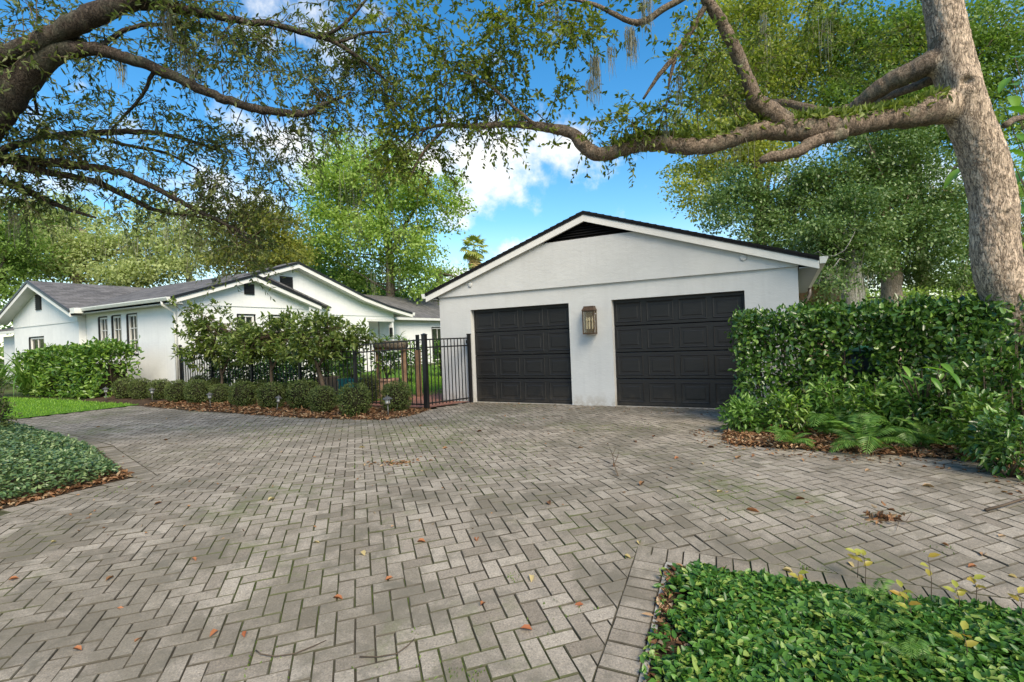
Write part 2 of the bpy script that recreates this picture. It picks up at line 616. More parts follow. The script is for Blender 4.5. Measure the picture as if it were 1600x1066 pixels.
M['litter_red'] = leafmat("fresh fallen leaf", [(0, (.28, .085, .04)), (.5, (.36, .13, .055)), (1, (.40, .18, .09))], .15, .6, .3, .1)
M['litter_yellow'] = leafmat("yellow fallen leaf", [(0, (.42, .30, .10)), (1, (.52, .42, .22))], .15, .6, .3, .1)
M['cover'] = leafmat("ground cover leaves", [(0, (.012, .040, .010)), (.35, (.028, .092, .018)), (.7, (.055, .16, .026)), (.97, (.11, .24, .04)), (1, (.22, .31, .07))], .2, .36, .4, .2, 3)
M['cover_blue'] = leafmat("grey green ground cover leaves", [(0, (.022, .052, .020)), (.5, (.068, .135, .048)), (.9, (.145, .225, .09)), (1, (.26, .34, .15))], .2, .32, .55, .25, 3)
M['young'] = leafmat("young yellow red leaves", [(0, (.34, .12, .03)), (.4, (.40, .24, .04)), (1, (.33, .34, .06))], .35, .4)
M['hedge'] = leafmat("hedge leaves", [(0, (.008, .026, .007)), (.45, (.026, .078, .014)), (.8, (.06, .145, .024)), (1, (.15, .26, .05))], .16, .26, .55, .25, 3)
M['hedge_left'] = leafmat("lighter hedge leaves", [(0, (.013, .042, .008)), (.4, (.036, .10, .014)), (.8, (.078, .175, .022)), (1, (.17, .28, .045))], .22, .35, .5, .35, 1)  # a lighter green than the tall hedge by the garage
M['boxwood'] = leafmat("boxwood leaves", [(0, (.020, .038, .011)), (.5, (.055, .088, .022)), (1, (.125, .155, .045))], .2, .5, .3, .3, 3)
M['privet'] = leafmat("glossy shrub leaves", [(0, (.035, .06, .015)), (.45, (.075, .12, .025)), (.85, (.14, .20, .045)), (1, (.22, .27, .08))], .3, .32, .5, .3, 2)
M['fern'] = leafmat("fern fronds", [(0, (.035, .11, .018)), (.5, (.085, .20, .035)), (1, (.18, .32, .07))], .35, .4, .4, .2, 2)
M['strap'] = leafmat("strap leaves", [(0, (.03, .085, .015)), (.5, (.08, .18, .03)), (1, (.17, .28, .06))], .3, .35, .45, .2, 2)
M['bigleaf'] = leafmat("broad tropical leaves", [(0, (.05, .15, .02)), (.6, (.10, .25, .03)), (1, (.18, .34, .05))], .4, .35, .45, .2, 2)
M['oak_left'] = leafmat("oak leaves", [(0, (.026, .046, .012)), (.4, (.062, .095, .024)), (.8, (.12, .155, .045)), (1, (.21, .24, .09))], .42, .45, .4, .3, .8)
M['oak_right'] = leafmat("yellower oak leaves", [(0, (.025, .052, .008)), (.4, (.068, .112, .014)), (.8, (.135, .185, .025)), (1, (.23, .27, .05))], .45, .42, .4, .3, .8)  # right oak: yellower green than the left one
M['moss'] = leafmat("spanish moss", [(0, (.13, .13, .095)), (.5, (.22, .215, .165)), (1, (.33, .32, .26))], .35, .9, .1, .2, 3)
M['epiphyte'] = leafmat("resurrection fern", [(0, (.05, .085, .014)), (.5, (.12, .175, .03)), (1, (.22, .27, .06))], .3, .5, .3, .2, 5)
BG = {
    'bright': leafmat("bright tree leaves", [(0, (.06, .14, .02)), (.4, (.13, .25, .04)), (.8, (.23, .37, .07)), (1, (.35, .47, .13))], .4, .5, .3, .45, .35),
    'yellow': leafmat("yellow green tree leaves", [(0, (.07, .11, .015)), (.4, (.15, .21, .03)), (.8, (.25, .31, .05)), (1, (.36, .39, .10))], .4, .5, .3, .45, .35),
    'mid': leafmat("mid green tree leaves", [(0, (.03, .075, .014)), (.4, (.065, .14, .024)), (.8, (.12, .22, .04)), (1, (.19, .29, .07))], .35, .5, .3, .45, .35),
    'dark': leafmat("dark tree leaves", [(0, (.014, .042, .011)), (.4, (.036, .088, .020)), (.8, (.08, .155, .035)), (1, (.16, .24, .075))], .22, .4, .45, .4, .4),
    'olive': leafmat("olive tree leaves", [(0, (.05, .065, .012)), (.4, (.10, .13, .022)), (.8, (.17, .20, .035)), (1, (.26, .27, .06))], .4, .5, .3, .45, .5),
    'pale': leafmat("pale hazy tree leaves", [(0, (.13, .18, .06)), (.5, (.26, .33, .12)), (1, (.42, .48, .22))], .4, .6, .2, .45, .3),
}
M['bark'] = barkmat("oak bark", (.10, .072, .052), (.62, .47, .35), 1.25)
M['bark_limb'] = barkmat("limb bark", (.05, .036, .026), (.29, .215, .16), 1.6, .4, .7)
M['bark_dark'] = barkmat("dark limb bark", (.022, .017, .014), (.095, .074, .06), 1.5, .35, .6)  # left oak: darker brown than the right oak's limbs
M['bark_far'] = barkmat("distant bark", (.06, .05, .04), (.22, .17, .13), 1.0, .4)
M['bark_pale'] = barkmat("pale mossy bark", (.14, .14, .12), (.34, .33, .29), 1.0, .5)
M['twig'] = plain("twigs", (.10, .075, .055), .9, .1, var=.3)
M['core'] = plain("shrub interior twigs", (.025, .024, .014), .95, .05, var=.4, scale=30)
M['teal'] = plain("teal glazed planter", (.02, .24, .26), .35, .5)
M['clay'] = plain("pale clay planter", (.42, .27, .20), .8, .2, var=.2)
M['bronze'] = plain("weathered bronze", (.085, .05, .028), .5, .4, .3, var=.35, scale=25)
M['post'] = plain("brown timber", (.24, .15, .095), .8, .2, var=.3)
t = NT("seeded lantern glass")
t.bump(t.noise(t.pos(), 30, 3), .3, .01)
t.bsdf.inputs['Transmission Weight'].default_value = .85
M['lglass'] = t.fin((.80, .68, .48), .12, .4)
t.bsdf.inputs['Alpha'].default_value = .3
M['candle'] = plain("cream candle sleeve", (.68, .60, .42), .5, .4)
M['lamp'] = plain("aged grey path light metal", (.12, .115, .105), .5, .4, .3, var=.25, scale=40)
t = NT("frosted path light glass")
M['frost'] = t.fin((.52, .52, .50), .3, .5)
M['bin'] = plain("dark blue grey bin plastic", (.03, .055, .075), .5, .4)
M['binlid'] = plain("green bin lid", (.012, .13, .06), .45, .4)
M['binlabel'] = plain("pale blue bin label", (.18, .42, .55), .5, .4)
M['aqua'] = M['teal']


# ------------------------------------------------------------------ foliage helpers (numpy)
def unit(a):
    return a / np.maximum(np.linalg.norm(a, axis=-1, keepdims=True), 1e-9)


def rdir(n):
    return unit(rng.normal(size=(n, 3)))


def leaf_mesh(name, base, d, nrm, L, W, six=True, fold=.18, droop=0.0):
    """many leaves in one mesh: base points, directions, normals, lengths, widths"""
    n = len(base)
    d = unit(d)
    s = unit(np.cross(d, nrm))
    u = np.cross(s, d)
    L = np.broadcast_to(L, (n,))[:, None]
    W = np.broadcast_to(W, (n,))[:, None]
    tip = base + d * L - u * (L * droop)
    if six:
        l1 = base + d * L * .30 + s * W * .5 + u * W * fold
        l2 = base + d * L * .68 + s * W * .42 + u * W * fold - u * L * droop * .4
        r1 = base + d * L * .30 - s * W * .5 + u * W * fold
        r2 = base + d * L * .68 - s * W * .42 + u * W * fold - u * L * droop * .4
        v = np.stack([base, l1, l2, tip, r2, r1], axis=1).reshape(-1, 3)
        i = np.arange(n)[:, None] * 6
        q = np.concatenate([i + np.array([[0, 1, 2, 3]]), i + np.array([[0, 3, 4, 5]])])
    else:
        l1 = base + d * L * .5 + s * W * .5 + u * W * fold
        r1 = base + d * L * .5 - s * W * .5 + u * W * fold
        v = np.stack([base, l1, tip, r1], axis=1).reshape(-1, 3)
        q = np.arange(n)[:, None] * 4 + np.array([[0, 1, 2, 3]])
    return np_mesh(name, v, q)


def ribbons(name, pts, width):
    """pts (N,K,3): N thin hanging strips of K points"""
    n, k, _ = pts.shape
    side = rdir(n)
    side[:, 2] *= .2
    side = unit(side)[:, None, :] * width * np.linspace(1, .35, k)[None, :, None]
    v = np.stack([pts - side, pts + side], axis=2).reshape(-1, 3)
    b = (np.arange(n)[:, None] * k + np.arange(k - 1)[None, :]).ravel()[:, None] * 2
    return np_mesh(name, v, b + np.array([[0, 1, 3, 2]]))


def moss_pts(roots, length, spread=.05):
    n, k = len(roots), 6
    t = np.linspace(0, 1, k)[None, :, None]
    L = (length * rng.uniform(.35, 1.1, n))[:, None, None]
    p = roots[:, None, :] + np.array([0, 0, -1.0]) * t * L
    wob = np.cumsum(rng.normal(scale=spread, size=(n, k, 3)), axis=1) * .35
    wob[:, :, 2] *= .3
    wob[:, 0] = 0
    return p + wob


def merge_np(meshes):
    pass


def sprays(starts, dirs, lens, nleaf, leafL, leafW, name_l, mat_l, name_t, mat_t, parent, droop=.35, six=True, twr=.004):
    """leafy twigs: a thin stem with alternate leaves; returns nothing, links two meshes"""
    n = len(starts)
    off = np.array(parent.location) if parent else np.zeros(3)
    dirs = unit(dirs)
    k = 4
    t = np.linspace(0, 1, k)
    # bent stems
    stems = starts[:, None, :] + dirs[:, None, :] * (lens[:, None] * t[None, :])[:, :, None]
    stems[:, :, 2] -= (droop * lens)[:, None] * (t ** 2)[None, :]
    stems += rng.normal(scale=.03, size=stems.shape) * t[None, :, None]
    mb_v, mb_f = [], []
    side = unit(np.cross(dirs, rdir(n)))
    side2 = unit(np.cross(dirs, side))
    ring = [side * twr, (-.5 * side + .87 * side2) * twr, (-.5 * side - .87 * side2) * twr]
    v = np.stack([stems + r[:, None, :] * np.linspace(1, .35, k)[None, :, None] for r in ring], axis=2)  # n,k,3,3
    v = v.reshape(-1, 3)
    b = (np.arange(n)[:, None] * k + np.arange(k - 1)[None, :]).ravel()[:, None] * 3
    q = np.concatenate([b + np.array([[0, 1, 4, 3]]), b + np.array([[1, 2, 5, 4]]), b + np.array([[2, 0, 3, 5]])])
    link(name_t, np_mesh(name_t, v - off, q), mat_t, parent)
    # leaves
    m = nleaf
    tt = np.tile(np.linspace(.12, 1, m), (n, 1)) + rng.normal(scale=.03, size=(n, m))
    tt = np.clip(tt, 0.03, 1)
    x = tt * (k - 1)
    i0 = np.clip(x.astype(int), 0, k - 2)
    fr = (x - i0)[:, :, None]
    rows = np.arange(n)[:, None]
    bp = stems[rows, i0] * (1 - fr) + stems[rows, i0 + 1] * fr
    sgn = np.where(np.arange(m) % 2 == 0, 1.0, -1.0)[None, :, None]
    ang = rng.uniform(0, 6.28, (n, m, 1))
    ss = (side[:, None, :] * np.cos(ang) + side2[:, None, :] * np.sin(ang))
    ld = unit(dirs[:, None, :] * .75 + ss * .9 * sgn + np.array([0, 0, -.25]) + rng.normal(scale=.25, size=(n, m, 3)))
    nr = unit(np.array([0, 0, 1.0]) + rng.normal(scale=.55, size=(n, m, 3)))
    L = leafL * rng.uniform(.65, 1.25, n * m)
    me = leaf_mesh(name_l, bp.reshape(-1, 3) - off, ld.reshape(-1, 3), nr.reshape(-1, 3), L, leafW * rng.uniform(.7, 1.2, n * m), six, .12, .12)
    link(name_l, me, mat_l, parent)


def in_ellipsoid(n, c, r, shell=.5):
    d = rdir(n)
    rad = rng.uniform(0, 1, n) ** shell
    return np.array(c) + d * rad[:, None] * np.array(r), d


def branch_tube(mb, pts, n=8, step=.12, rough=.06):
    p = spline([(*q[:3], q[3]) for q in pts], step)
    xyz = p[:, :3] + rng.normal(scale=1, size=(len(p), 3)) * (p[:, 3:4] * rough)
    mb.tube([Vector(v) for v in xyz], [max(r, .002) * (1 + rng.uniform(-.05, .08)) for r in p[:, 3]], n)
    return p


def crown_mesh(lobes, nclump, per, leaf, sig=.35, flat=.6, shell=.42):
    """leaves of a whole tree: lobes = [(centre, radii)], clumps spread through the lobes' volume"""
    vols = np.array([r[0] * r[1] * r[2] for _, r in lobes]) ** .75
    cnt = np.maximum(1, (nclump * vols / vols.sum()).astype(int))
    cs, ds = [], []
    for (c, r), k in zip(lobes, cnt):
        p, d = in_ellipsoid(k, c, r, shell)
        cs.append(p)
        ds.append(d)
    cs, ds = np.concatenate(cs), np.concatenate(ds)
    n = len(cs)
    sc_ = rng.uniform(.6, 1.35, (n, 1, 1)) * sig
    off = (rdir(n * per) * (rng.uniform(0, 1, (n * per, 1)) ** .5)).reshape(n, per, 3) * sc_ * 1.35
    off[:, :, 2] *= flat
    base = (cs[:, None, :] + off).reshape(-1, 3)
    d = unit(np.repeat(ds, per, axis=0) * .5 + rng.normal(scale=.7, size=(n * per, 3)) + np.array([0, 0, -.15]))
    nr = unit(np.array([0, 0, .9]) + rng.normal(scale=.6, size=(n * per, 3)))
    L = leaf * rng.uniform(.6, 1.3, n * per)
    return base, d, nr, L, cs


def copy_tree(o, parent=None):
    c = o.copy()
    C.objects.link(c)
    c.parent = parent
    for ch in list(o.children):
        copy_tree(ch, c)
    return c


# ------------------------------------------------------------------ ground, driveway, beds
def axis_pts(lo, hi, step, far):
    a = np.arange(lo, hi + 1e-6, step)
    g = [lo - far * (1.6 ** k - 1) / (1.6 ** 10 - 1) for k in range(10, 0, -1)]
    h = [hi + far * (1.6 ** k - 1) / (1.6 ** 10 - 1) for k in range(1, 11)]
    return np.array(g + list(a) + h)


gx, gy = axis_pts(-16, 12, .4, 600), axis_pts(-3, 16, .4, 700)
gv = np.array([(x, y, G(x, y) - .075) for y in gy for x in gx])
nxg = len(gx)
ii = (np.arange(len(gy) - 1)[:, None] * nxg + np.arange(nxg - 1)[None, :]).ravel()[:, None]
ground = link("ground", np_mesh("ground", gv, ii + np.array([[0, 1, nxg + 1, nxg]]), smooth=True), M['earth'])
tag(ground, kind='structure')


def clip_half(poly, a, n):
    """keep the part of the polygon with (p-a).n >= 0"""
    out = []
    for i in range(len(poly)):
        p, q = poly[i], poly[(i + 1) % len(poly)]
        dp = (p[0] - a[0]) * n[0] + (p[1] - a[1]) * n[1]
        dq = (q[0] - a[0]) * n[0] + (q[1] - a[1]) * n[1]
        if dp >= 0:
            out.append(p)
        if (dp >= 0) != (dq >= 0):
            t = dp / (dp - dq)
            out.append((p[0] + (q[0] - p[0]) * t, p[1] + (q[1] - p[1]) * t))
    return out


def area(poly):
    return .5 * sum(poly[i][0] * poly[(i + 1) % len(poly)][1] - poly[(i + 1) % len(poly)][0] * poly[i][1] for i in range(len(poly)))


def subtract(poly, convex):
    """pieces of poly outside a convex CCW polygon"""
    pieces, rest = [], poly
    for i in range(len(convex)):
        a, b = convex[i], convex[(i + 1) % len(convex)]
        n = (-(b[1] - a[1]), b[0] - a[0])
        outp = clip_half(rest, a, (-n[0], -n[1]))
        if len(outp) > 2 and abs(area(outp)) > 2e-4:
            pieces.append(outp)
        rest = clip_half(rest, a, n)
        if len(rest) < 3 or abs(area(rest)) < 1e-5:
            break
    return pieces


def inside(p, poly):
    c = False
    for i in range(len(poly)):
        a, b = poly[i], poly[i - 1]
        if (a[1] > p[1]) != (b[1] > p[1]) and p[0] < (b[0] - a[0]) * (p[1] - a[1]) / (b[1] - a[1]) + a[0]:
            c = not c
    return c


def wobble(poly, step=.25, amp=.035):
    out = []
    for i in range(len(poly)):
        a, b = Vector(poly[i]), Vector(poly[(i + 1) % len(poly)])
        n = max(1, int((b - a).length / step))
        for k in range(n):
            p = a.lerp(b, k / n)
            if k:
                p += Vector((random.uniform(-amp, amp), random.uniform(-amp, amp)))
            out.append((p.x, p.y))
    return out


def sheet(name, poly, off, mat, kind='structure', cell=.4, parent=None):
    xs, ys = [p[0] for p in poly], [p[1] for p in poly]
    mb = MB()
    for i in range(math.floor(min(xs) / cell), math.ceil(max(xs) / cell)):
        for j in range(math.floor(min(ys) / cell), math.ceil(max(ys) / cell)):
            q = list(poly)
            for a, n in (((i * cell, 0), (1, 0)), (((i + 1) * cell, 0), (-1, 0)), ((0, j * cell), (0, 1)), ((0, (j + 1) * cell), (0, -1))):
                q = clip_half(q, a, n)
                if len(q) < 3:
                    break
            if len(q) >= 3 and abs(area(q)) > 1e-6:
                mb.add([(x, y, G(x, y) + off) for x, y in q], [tuple(range(len(q)))])
    me = bpy.data.meshes.new(name)
    me.from_pydata(mb.v, [], mb.f)
    me.update()
    o = link(name, me, mat, parent)
    if kind:
        o['kind'] = kind
    return o


xy = lambda v: (v.x, v.y)
DRIVE = [(-6.6, 1.0), (-5.9, 2.6), (-4.92, 4.85), (-4.45, 5.92), (-6.4, 7.8), (-8.56, 9.18), (-12.5, 9.6), (-13.2, 10.2),
         (-10.31, 10.65), (-9.18, 12.58), (-7.32, 11.61), (-4.22, 10.40), (-2.47, 9.64), (-2.08, 10.1), (-1.87, 10.76),
         xy(P(.85, .0)), xy(P(6.95, .0)), (3.35, 7.9), (2.75, 6.39), (3.89, 5.73), (4.62, 5.33), (4.95, 4.9), (5.6, 1.0)]
drive = sheet("driveway", DRIVE, -.011, M['joint'])

# planting beds that cut into the paving
FC = Vector((0.97, 3.42))                                    # corner of the near right bed
E1 = Vector((-.394, -.919)).normalized()
E2 = Vector((.932, -.362)).normalized()
BED_R = [tuple(FC), tuple(FC + E1 * 3.2), (6.5, -.4), tuple(FC + E2 * 6.0)]
BED_L = [(-6.35, 1.6), (-4.92, 4.85), (-4.45, 5.92), (-6.4, 7.8), (-8.56, 9.18), (-14, 9.5), (-14, 1.6)]


def grow(poly, edges, d):
    n = len(poly)
    lines = []
    for i in range(n):
        a, b = Vector(poly[i]), Vector(poly[(i + 1) % n])
        t = (b - a).normalized()
        nn = Vector((t.y, -t.x))
        lines.append((a + nn * (d if i in edges else 0), t))
    out = []
    for i in range(n):
        (a, t), (b, s) = lines[i - 1], lines[i]
        den = t.x * s.y - t.y * s.x
        if abs(den) < 1e-4:
            out.append(tuple(b))
            continue
        k = ((b - a).x * s.y - (b - a).y * s.x) / den
        out.append(tuple(a + t * k))
    return out


BED_R_G = grow(BED_R, (0, 3), .212)
BED_L_G = grow(BED_L, (0, 1, 2, 3), .212)
PIT = .105
aA = math.radians(-17.0)
AV = Vector((math.sin(aA), math.cos(aA)))
BV = Vector((math.cos(aA), -math.sin(aA)))
pieces = []                                                  # (polygon)
R = 130
for i in range(-R, R):
    for m in range(-R, R):
        for kind in (0, 1):
            if kind == 0:
                cx, cy, wx, wy = i + 2 * m, -i + 2 * m, 2, 1
            else:
                cx, cy, wx, wy = i + 2 * m + 1, -i + 2 * m + 1, 1, 2
            ox = BV * (cx * PIT) + AV * (cy * PIT) + Vector((-3, 6))
            ctr = ox + BV * (wx * PIT / 2) + AV * (wy * PIT / 2)
            if not (-13.5 < ctr.x < 5.8 and 1.3 < ctr.y < 13):
                continue
            if ctr.y < 1.9 or abs(ctr.x) > ctr.y * 1.12 + .6:
                continue
            if not inside(ctr, DRIVE):
                continue
            g = .0023
            a, b = BV * (g), AV * (g)
            X, Y = BV * (wx * PIT - 2 * g), AV * (wy * PIT - 2 * g)
            o = ox + a + b
            poly = [tuple(o), tuple(o + X), tuple(o + X + Y), tuple(o + Y)]
            full = True
            polys = [poly]
            for bed in (BED_R_G, BED_L_G):
                c0 = Vector(bed[0])
                nxt = []
                for q in polys:
                    if any(inside(p, bed) for p in q):
                        if area(bed) < 0:
                            bb = bed[::-1]
                        else:
                            bb = bed
                        nxt += subtract(q, bb)
                    else:
                        nxt.append(q)
                polys = nxt
            pieces += polys


def soldier(a, b, nn, trim=0.0):
    """a row of pavers set end-on along the edge a-b, nn = outward normal"""
    a, b, nn = Vector(a), Vector(b), Vector(nn)
    t = (b - a).normalized()
    n = int((b - a).length / PIT)
    for k in range(n):
        o = a + t * (k * PIT + .0025) + nn * .008
        q = [o, o + nn * .199, o + nn * .199 + t * (PIT - .005), o + t * (PIT - .005)]
        q = [tuple(p) for p in q]
        if area(q) < 0:
            q = q[::-1]
        c = sum((Vector(p) for p in q), Vector((0, 0))) / 4
        if c.y > 1.9 and abs(c.x) < c.y * 1.15 + .6:
            pieces.append(q)


n1 = Vector((-.919, .394))
n2 = Vector((.362, .932))
soldier(FC + n2 * .1 , FC + E1 * 3.0, n1)
soldier(FC + n1 * .21 + E2 * .0, FC + E2 * 3.4, n2)
strip = None
for k in (0, 1, 2, 3):
    a, b = Vector(BED_L[k]), Vector(BED_L[k + 1])
    t_ = (b - a).normalized()
    nn0 = Vector((t_.y, -t_.x))
    start = len(pieces)
    soldier(a - t_ * (.21 if strip else 0), b, nn0)
    if strip:                                           # cut the row against the one before it
        row = pieces[start:]
        del pieces[start:]
        for q in row:
            pieces += subtract(q, strip)
    strip = [tuple(a), tuple(a + nn0 * .212), tuple(b + nn0 * .212), tuple(b)]
    if area(strip) < 0:
        strip = strip[::-1]


def paver_geo(poly, vs, qs, ts, base=None):
    """chamfered block; appended to lists"""
    if area(poly) < 0:
        poly = poly[::-1]
    n = len(poly)
    poly = [(p[0] + random.gauss(0, .0011), p[1] + random.gauss(0, .0011)) for p in poly]
    c = sum((Vector(p) for p in poly), Vector((0, 0))) / n
    zt = random.gauss(0, .0016)
    tx, ty = random.gauss(0, .008), random.gauss(0, .008)
    rad = max((Vector(p) - c).length for p in poly)
    ins = min(.12, .0052 / rad * 1.35)
    b = len(vs)
    lev = []
    for lv, (k, dz) in enumerate(((0, -.035), (0, -.0055), (ins, 0))):
        for p in poly:
            q = Vector(p).lerp(c, k)
            z = G(q.x, q.y) + zt + (q.x - c.x) * tx + (q.y - c.y) * ty + dz
            vs.append((q.x, q.y, z) if base is None else (q.x - base[0], q.y - base[1], z - base[2]))
    for l in range(2):
        for i in range(n):
            j = (i + 1) % n
            qs.append((b + l * n + i, b + l * n + j, b + (l + 1) * n + j, b + (l + 1) * n + i))
    ts.append(tuple(b + 2 * n + i for i in range(n)))


def px_of(p):
    q = CAMR.T @ (np.array(p) - CAMO)
    return 800 + 800 * q[0] / -q[2], 533 - 800 * q[1] / -q[2]


score = []
for i, poly in enumerate(pieces):
    c = sum((Vector(p) for p in poly), Vector((0, 0))) / len(poly)
    u_, v_ = px_of((c.x, c.y, G(c.x, c.y)))
    vis = 0 <= u_ <= 1600 and v_ <= 1066 and not inside(c, BED_R)
    score.append((abs(area(poly)) / (c.y ** 3) if vis else 0, i))
score.sort(reverse=True)
single = {i for s_, i in score[:300]}
vs, qs, ts = [], [], []
for i, poly in enumerate(pieces):
    if i in single:
        v1, q1, t1 = [], [], []
        c = sum((Vector(p) for p in poly), Vector((0, 0))) / len(poly)
        base = (c.x, c.y, G(c.x, c.y))
        paver_geo(poly, v1, q1, t1, base)
        me = bpy.data.meshes.new("paver")
        me.from_pydata(v1, [], q1 + t1)
        me.update()
        n_ = len(poly)
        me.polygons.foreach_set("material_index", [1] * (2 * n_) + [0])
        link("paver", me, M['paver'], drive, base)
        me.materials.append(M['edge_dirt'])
    else:
        paver_geo(poly, vs, qs, ts)
me = bpy.data.meshes.new("paver_field")
me.from_pydata(vs, [], qs + ts)
me.update()
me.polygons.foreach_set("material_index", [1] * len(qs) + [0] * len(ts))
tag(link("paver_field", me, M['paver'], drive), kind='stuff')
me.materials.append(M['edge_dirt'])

# soil of the beds
bed_r = sheet("planting_bed", wobble(BED_R, .3, .0), .004, M['soil'], cell=.25)
bed_l = sheet("planting_bed", BED_L, .004, M['soil'])
SHRUB = [(-9.25, 12.45), (-7.32, 11.55), (-4.22, 10.30), (-3.3, 9.92), (-2.47, 9.58), (-2.05, 10.05), (-1.83, 10.72), xy(P(.5, -1.1)), xy(P(-9.2, -1.0)), xy(P(-10.5, -1.8)), (-11.5, 13.2)]
bed_s = sheet("shrub_bed", wobble(SHRUB, .3, .05), .006, M['soil'])
HEDGEB = [(3.35, 7.95), (2.9, 7.1), (2.70, 6.42), (3.2, 6.1), (3.89, 5.70), (4.62, 5.30), (4.85, 4.9), (4.7, 4.3), (5.2, 3.6), (9, 3.4), (12, 6), (6.2, 8.8), xy(P(7.6, 0)), xy(P(6.95, -.3))]
bed_h = sheet("hedge_bed", wobble(HEDGEB, .3, .05), .006, M['soil'])
# pale concrete edging of the near right bed
mb = MB()
for a, d_, L_ in ((FC, E1, 1.6), (FC, E2, .62)):
    n_ = Vector((-d_.y, d_.x))
    if n_.dot(Vector((1, -.2))) < 0:
        n_ = -n_
    k = int(L_ / .2)
    for i in range(k):
        p0, p1 = a + d_ * (L_ * i / k), a + d_ * (L_ * (i + 1) / k - .004)
        z0, z1 = G(*p0), G(*p1)
        vs_ = []
        for p, z in ((p0, z0), (p1, z1)):
            for o_ in (n_ * -.004, n_ * .03):
                q = p + o_
                vs_ += [(q.x, q.y, z - .03), (q.x, q.y, z + .006)]
        mb.add(vs_, [(0, 1, 3, 2), (4, 6, 7, 5), (1, 5, 7, 3), (0, 4, 5, 1), (2, 3, 7, 6), (0, 2, 6, 4)])
tag(mb.build("bed_edging", M['concrete'], bed_r))

# lawn on the left, and the yard's grass behind the fence
LAWN = [(-13.2, 10.3), (-10.31, 10.67), (-9.18, 12.56), (-10.4, 13.0), (-13.8, 14.4), (-17.5, 16.5), (-24, 15)]
lawn = sheet("lawn", wobble(LAWN, .4, .03), .012, M['lawn'])
YARD = [xy(P(-8.7, -.9)), xy(P(.3, -.9)), xy(P(-.2, 12)), xy(P(-9, 14)), xy(P(-11, 20)), xy(P(-9.9, 9))]
yard = sheet("yard_lawn", [xy(P(-8.7, -.9)), xy(P(-.1, -.9)), xy(P(-.1, 14)), xy(P(-8.7, 14))], .008, M['lawn'])
path = sheet("brick_path", [xy(P(-1.7, -1.15)), xy(P(.45, -1.15)), xy(P(.82, -.05)), xy(P(-.1, -.02)), xy(P(-.1, 2.2)), xy(P(-1.7, 2.2))], .014, M['redbrick'])


def blades(name, poly, n, h, w, mat, off=.01, kind='stuff', label=None, cat=None):
    xs, ys = [p[0] for p in poly], [p[1] for p in poly]
    pts = []
    while len(pts) < n:
        x, y = random.uniform(min(xs), max(xs)), random.uniform(min(ys), max(ys))
        if inside((x, y), poly):
            pts.append((x, y, G(x, y) + off))
    pts = np.array(pts)
    d = unit(np.array([0, 0, 1.0]) + rng.normal(scale=.45, size=(n, 3)))
    o = link(name, leaf_mesh(name, pts, d, rdir(n), h * rng.uniform(.5, 1.2, n), w, False, 0), mat)
    o['kind'] = kind
    if label: o['label'] = label
    if cat: o['category'] = cat
    return o


blades("grass", [p for p in LAWN], 22000, .06, .012, M['grass'], label='short bright green lawn grass by the house hedge', cat='grass')
blades("yard_grass", [xy(P(-6, -.7)), xy(P(-1.8, -.7)), xy(P(-.2, 2.4)), xy(P(-.2, 8)), xy(P(-6, 8))], 9000, .07, .018, M['grass'], label='bright green grass in the yard behind the iron fence', cat='grass')

# ------------------------------------------------------------------ garage
GW, GD = 7.515, 7.2
RZ, RS = 3.97, .336                                      # ridge height and pitch of the garage roof
gar = thing("garage", "detached grey white stucco garage with two black panelled doors", "garage", P(0, 0), YAW)
A1, A2, OW, OH = .875, 4.235, 2.44, 2.13
mb = MB().wall('y', 0, .2, 0, GW, -.1, 2.47, [(A1, A1 + OW, -.1, OH), (A2, A2 + OW, -.1, OH)])
mb.box(0, .2, .2, GD, -.1, 2.47).box(GW - .2, GW, .2, GD, -.1, 2.47).box(.2, GW - .2, GD - .2, GD, -.1, 2.47)
mb.build("wall", M['stucco'], gar)
hz_ = 3.43
half = (RZ - .17 - hz_) / RS
cx = GW / 2
e0 = RZ - .17 - RS * cx
gab = [(-.01, 2.47), (GW + .01, 2.47), (GW + .01, e0), (cx + half, hz_), (cx - half, hz_), (-.01, e0)]
MB().prism(gab, 'y', -.045, .16).build("gable_wall", M['stucco'], gar, .006)
vent = MB().prism([(cx - half, hz_), (cx + half, hz_), (cx, RZ - .17)], 'y', .09, .15).build("gable_vent", M['blackwood'], gar)
nsl = 7
for k in range(nsl):
    z = hz_ + .008 + k * .052
    hw = (RZ - .18 - z - .03) / RS
    if hw < .03:
        break
    mb = MB()
    mb.add([(cx - hw, -.03, z), (cx + hw, -.03, z), (cx + hw, -.02, z + .012), (cx - hw, -.02, z + .012),
            (cx - hw, .085, z + .055), (cx + hw, .085, z + .055), (cx + hw, .085, z + .067), (cx - hw, .085, z + .067)],
           [(0, 1, 2, 3), (4, 7, 6, 5), (3, 2, 6, 7), (0, 4, 5, 1), (0, 3, 7, 4), (1, 5, 6, 2)])
    mb.build("slat", M['blackwood'], vent)
RL = [(-.31, RZ - RS * (cx + .31)), (cx, RZ), (GW + .31, RZ - RS * (cx + .31))]


def uv_roof(o, axis, slope):
    """lay shingle rows along the eave: u along the ridge, v up the slope"""
    me = o.data
    uv = me.uv_layers.new(name="UVMap")
    f = math.sqrt(1 + slope * slope)
    co = [v.co for v in me.vertices]
    for l in me.loops:
        p = co[l.vertex_index]
        uv.data[l.index].uv = (p.y, p.x * f) if axis == 'y' else (p.x, p.y * f)


o = MB().band(RL, 0, .075, 'y', -.14, GD + .25).build("roof", M['darkroof'], gar)
uv_roof(o, 'y', RS)
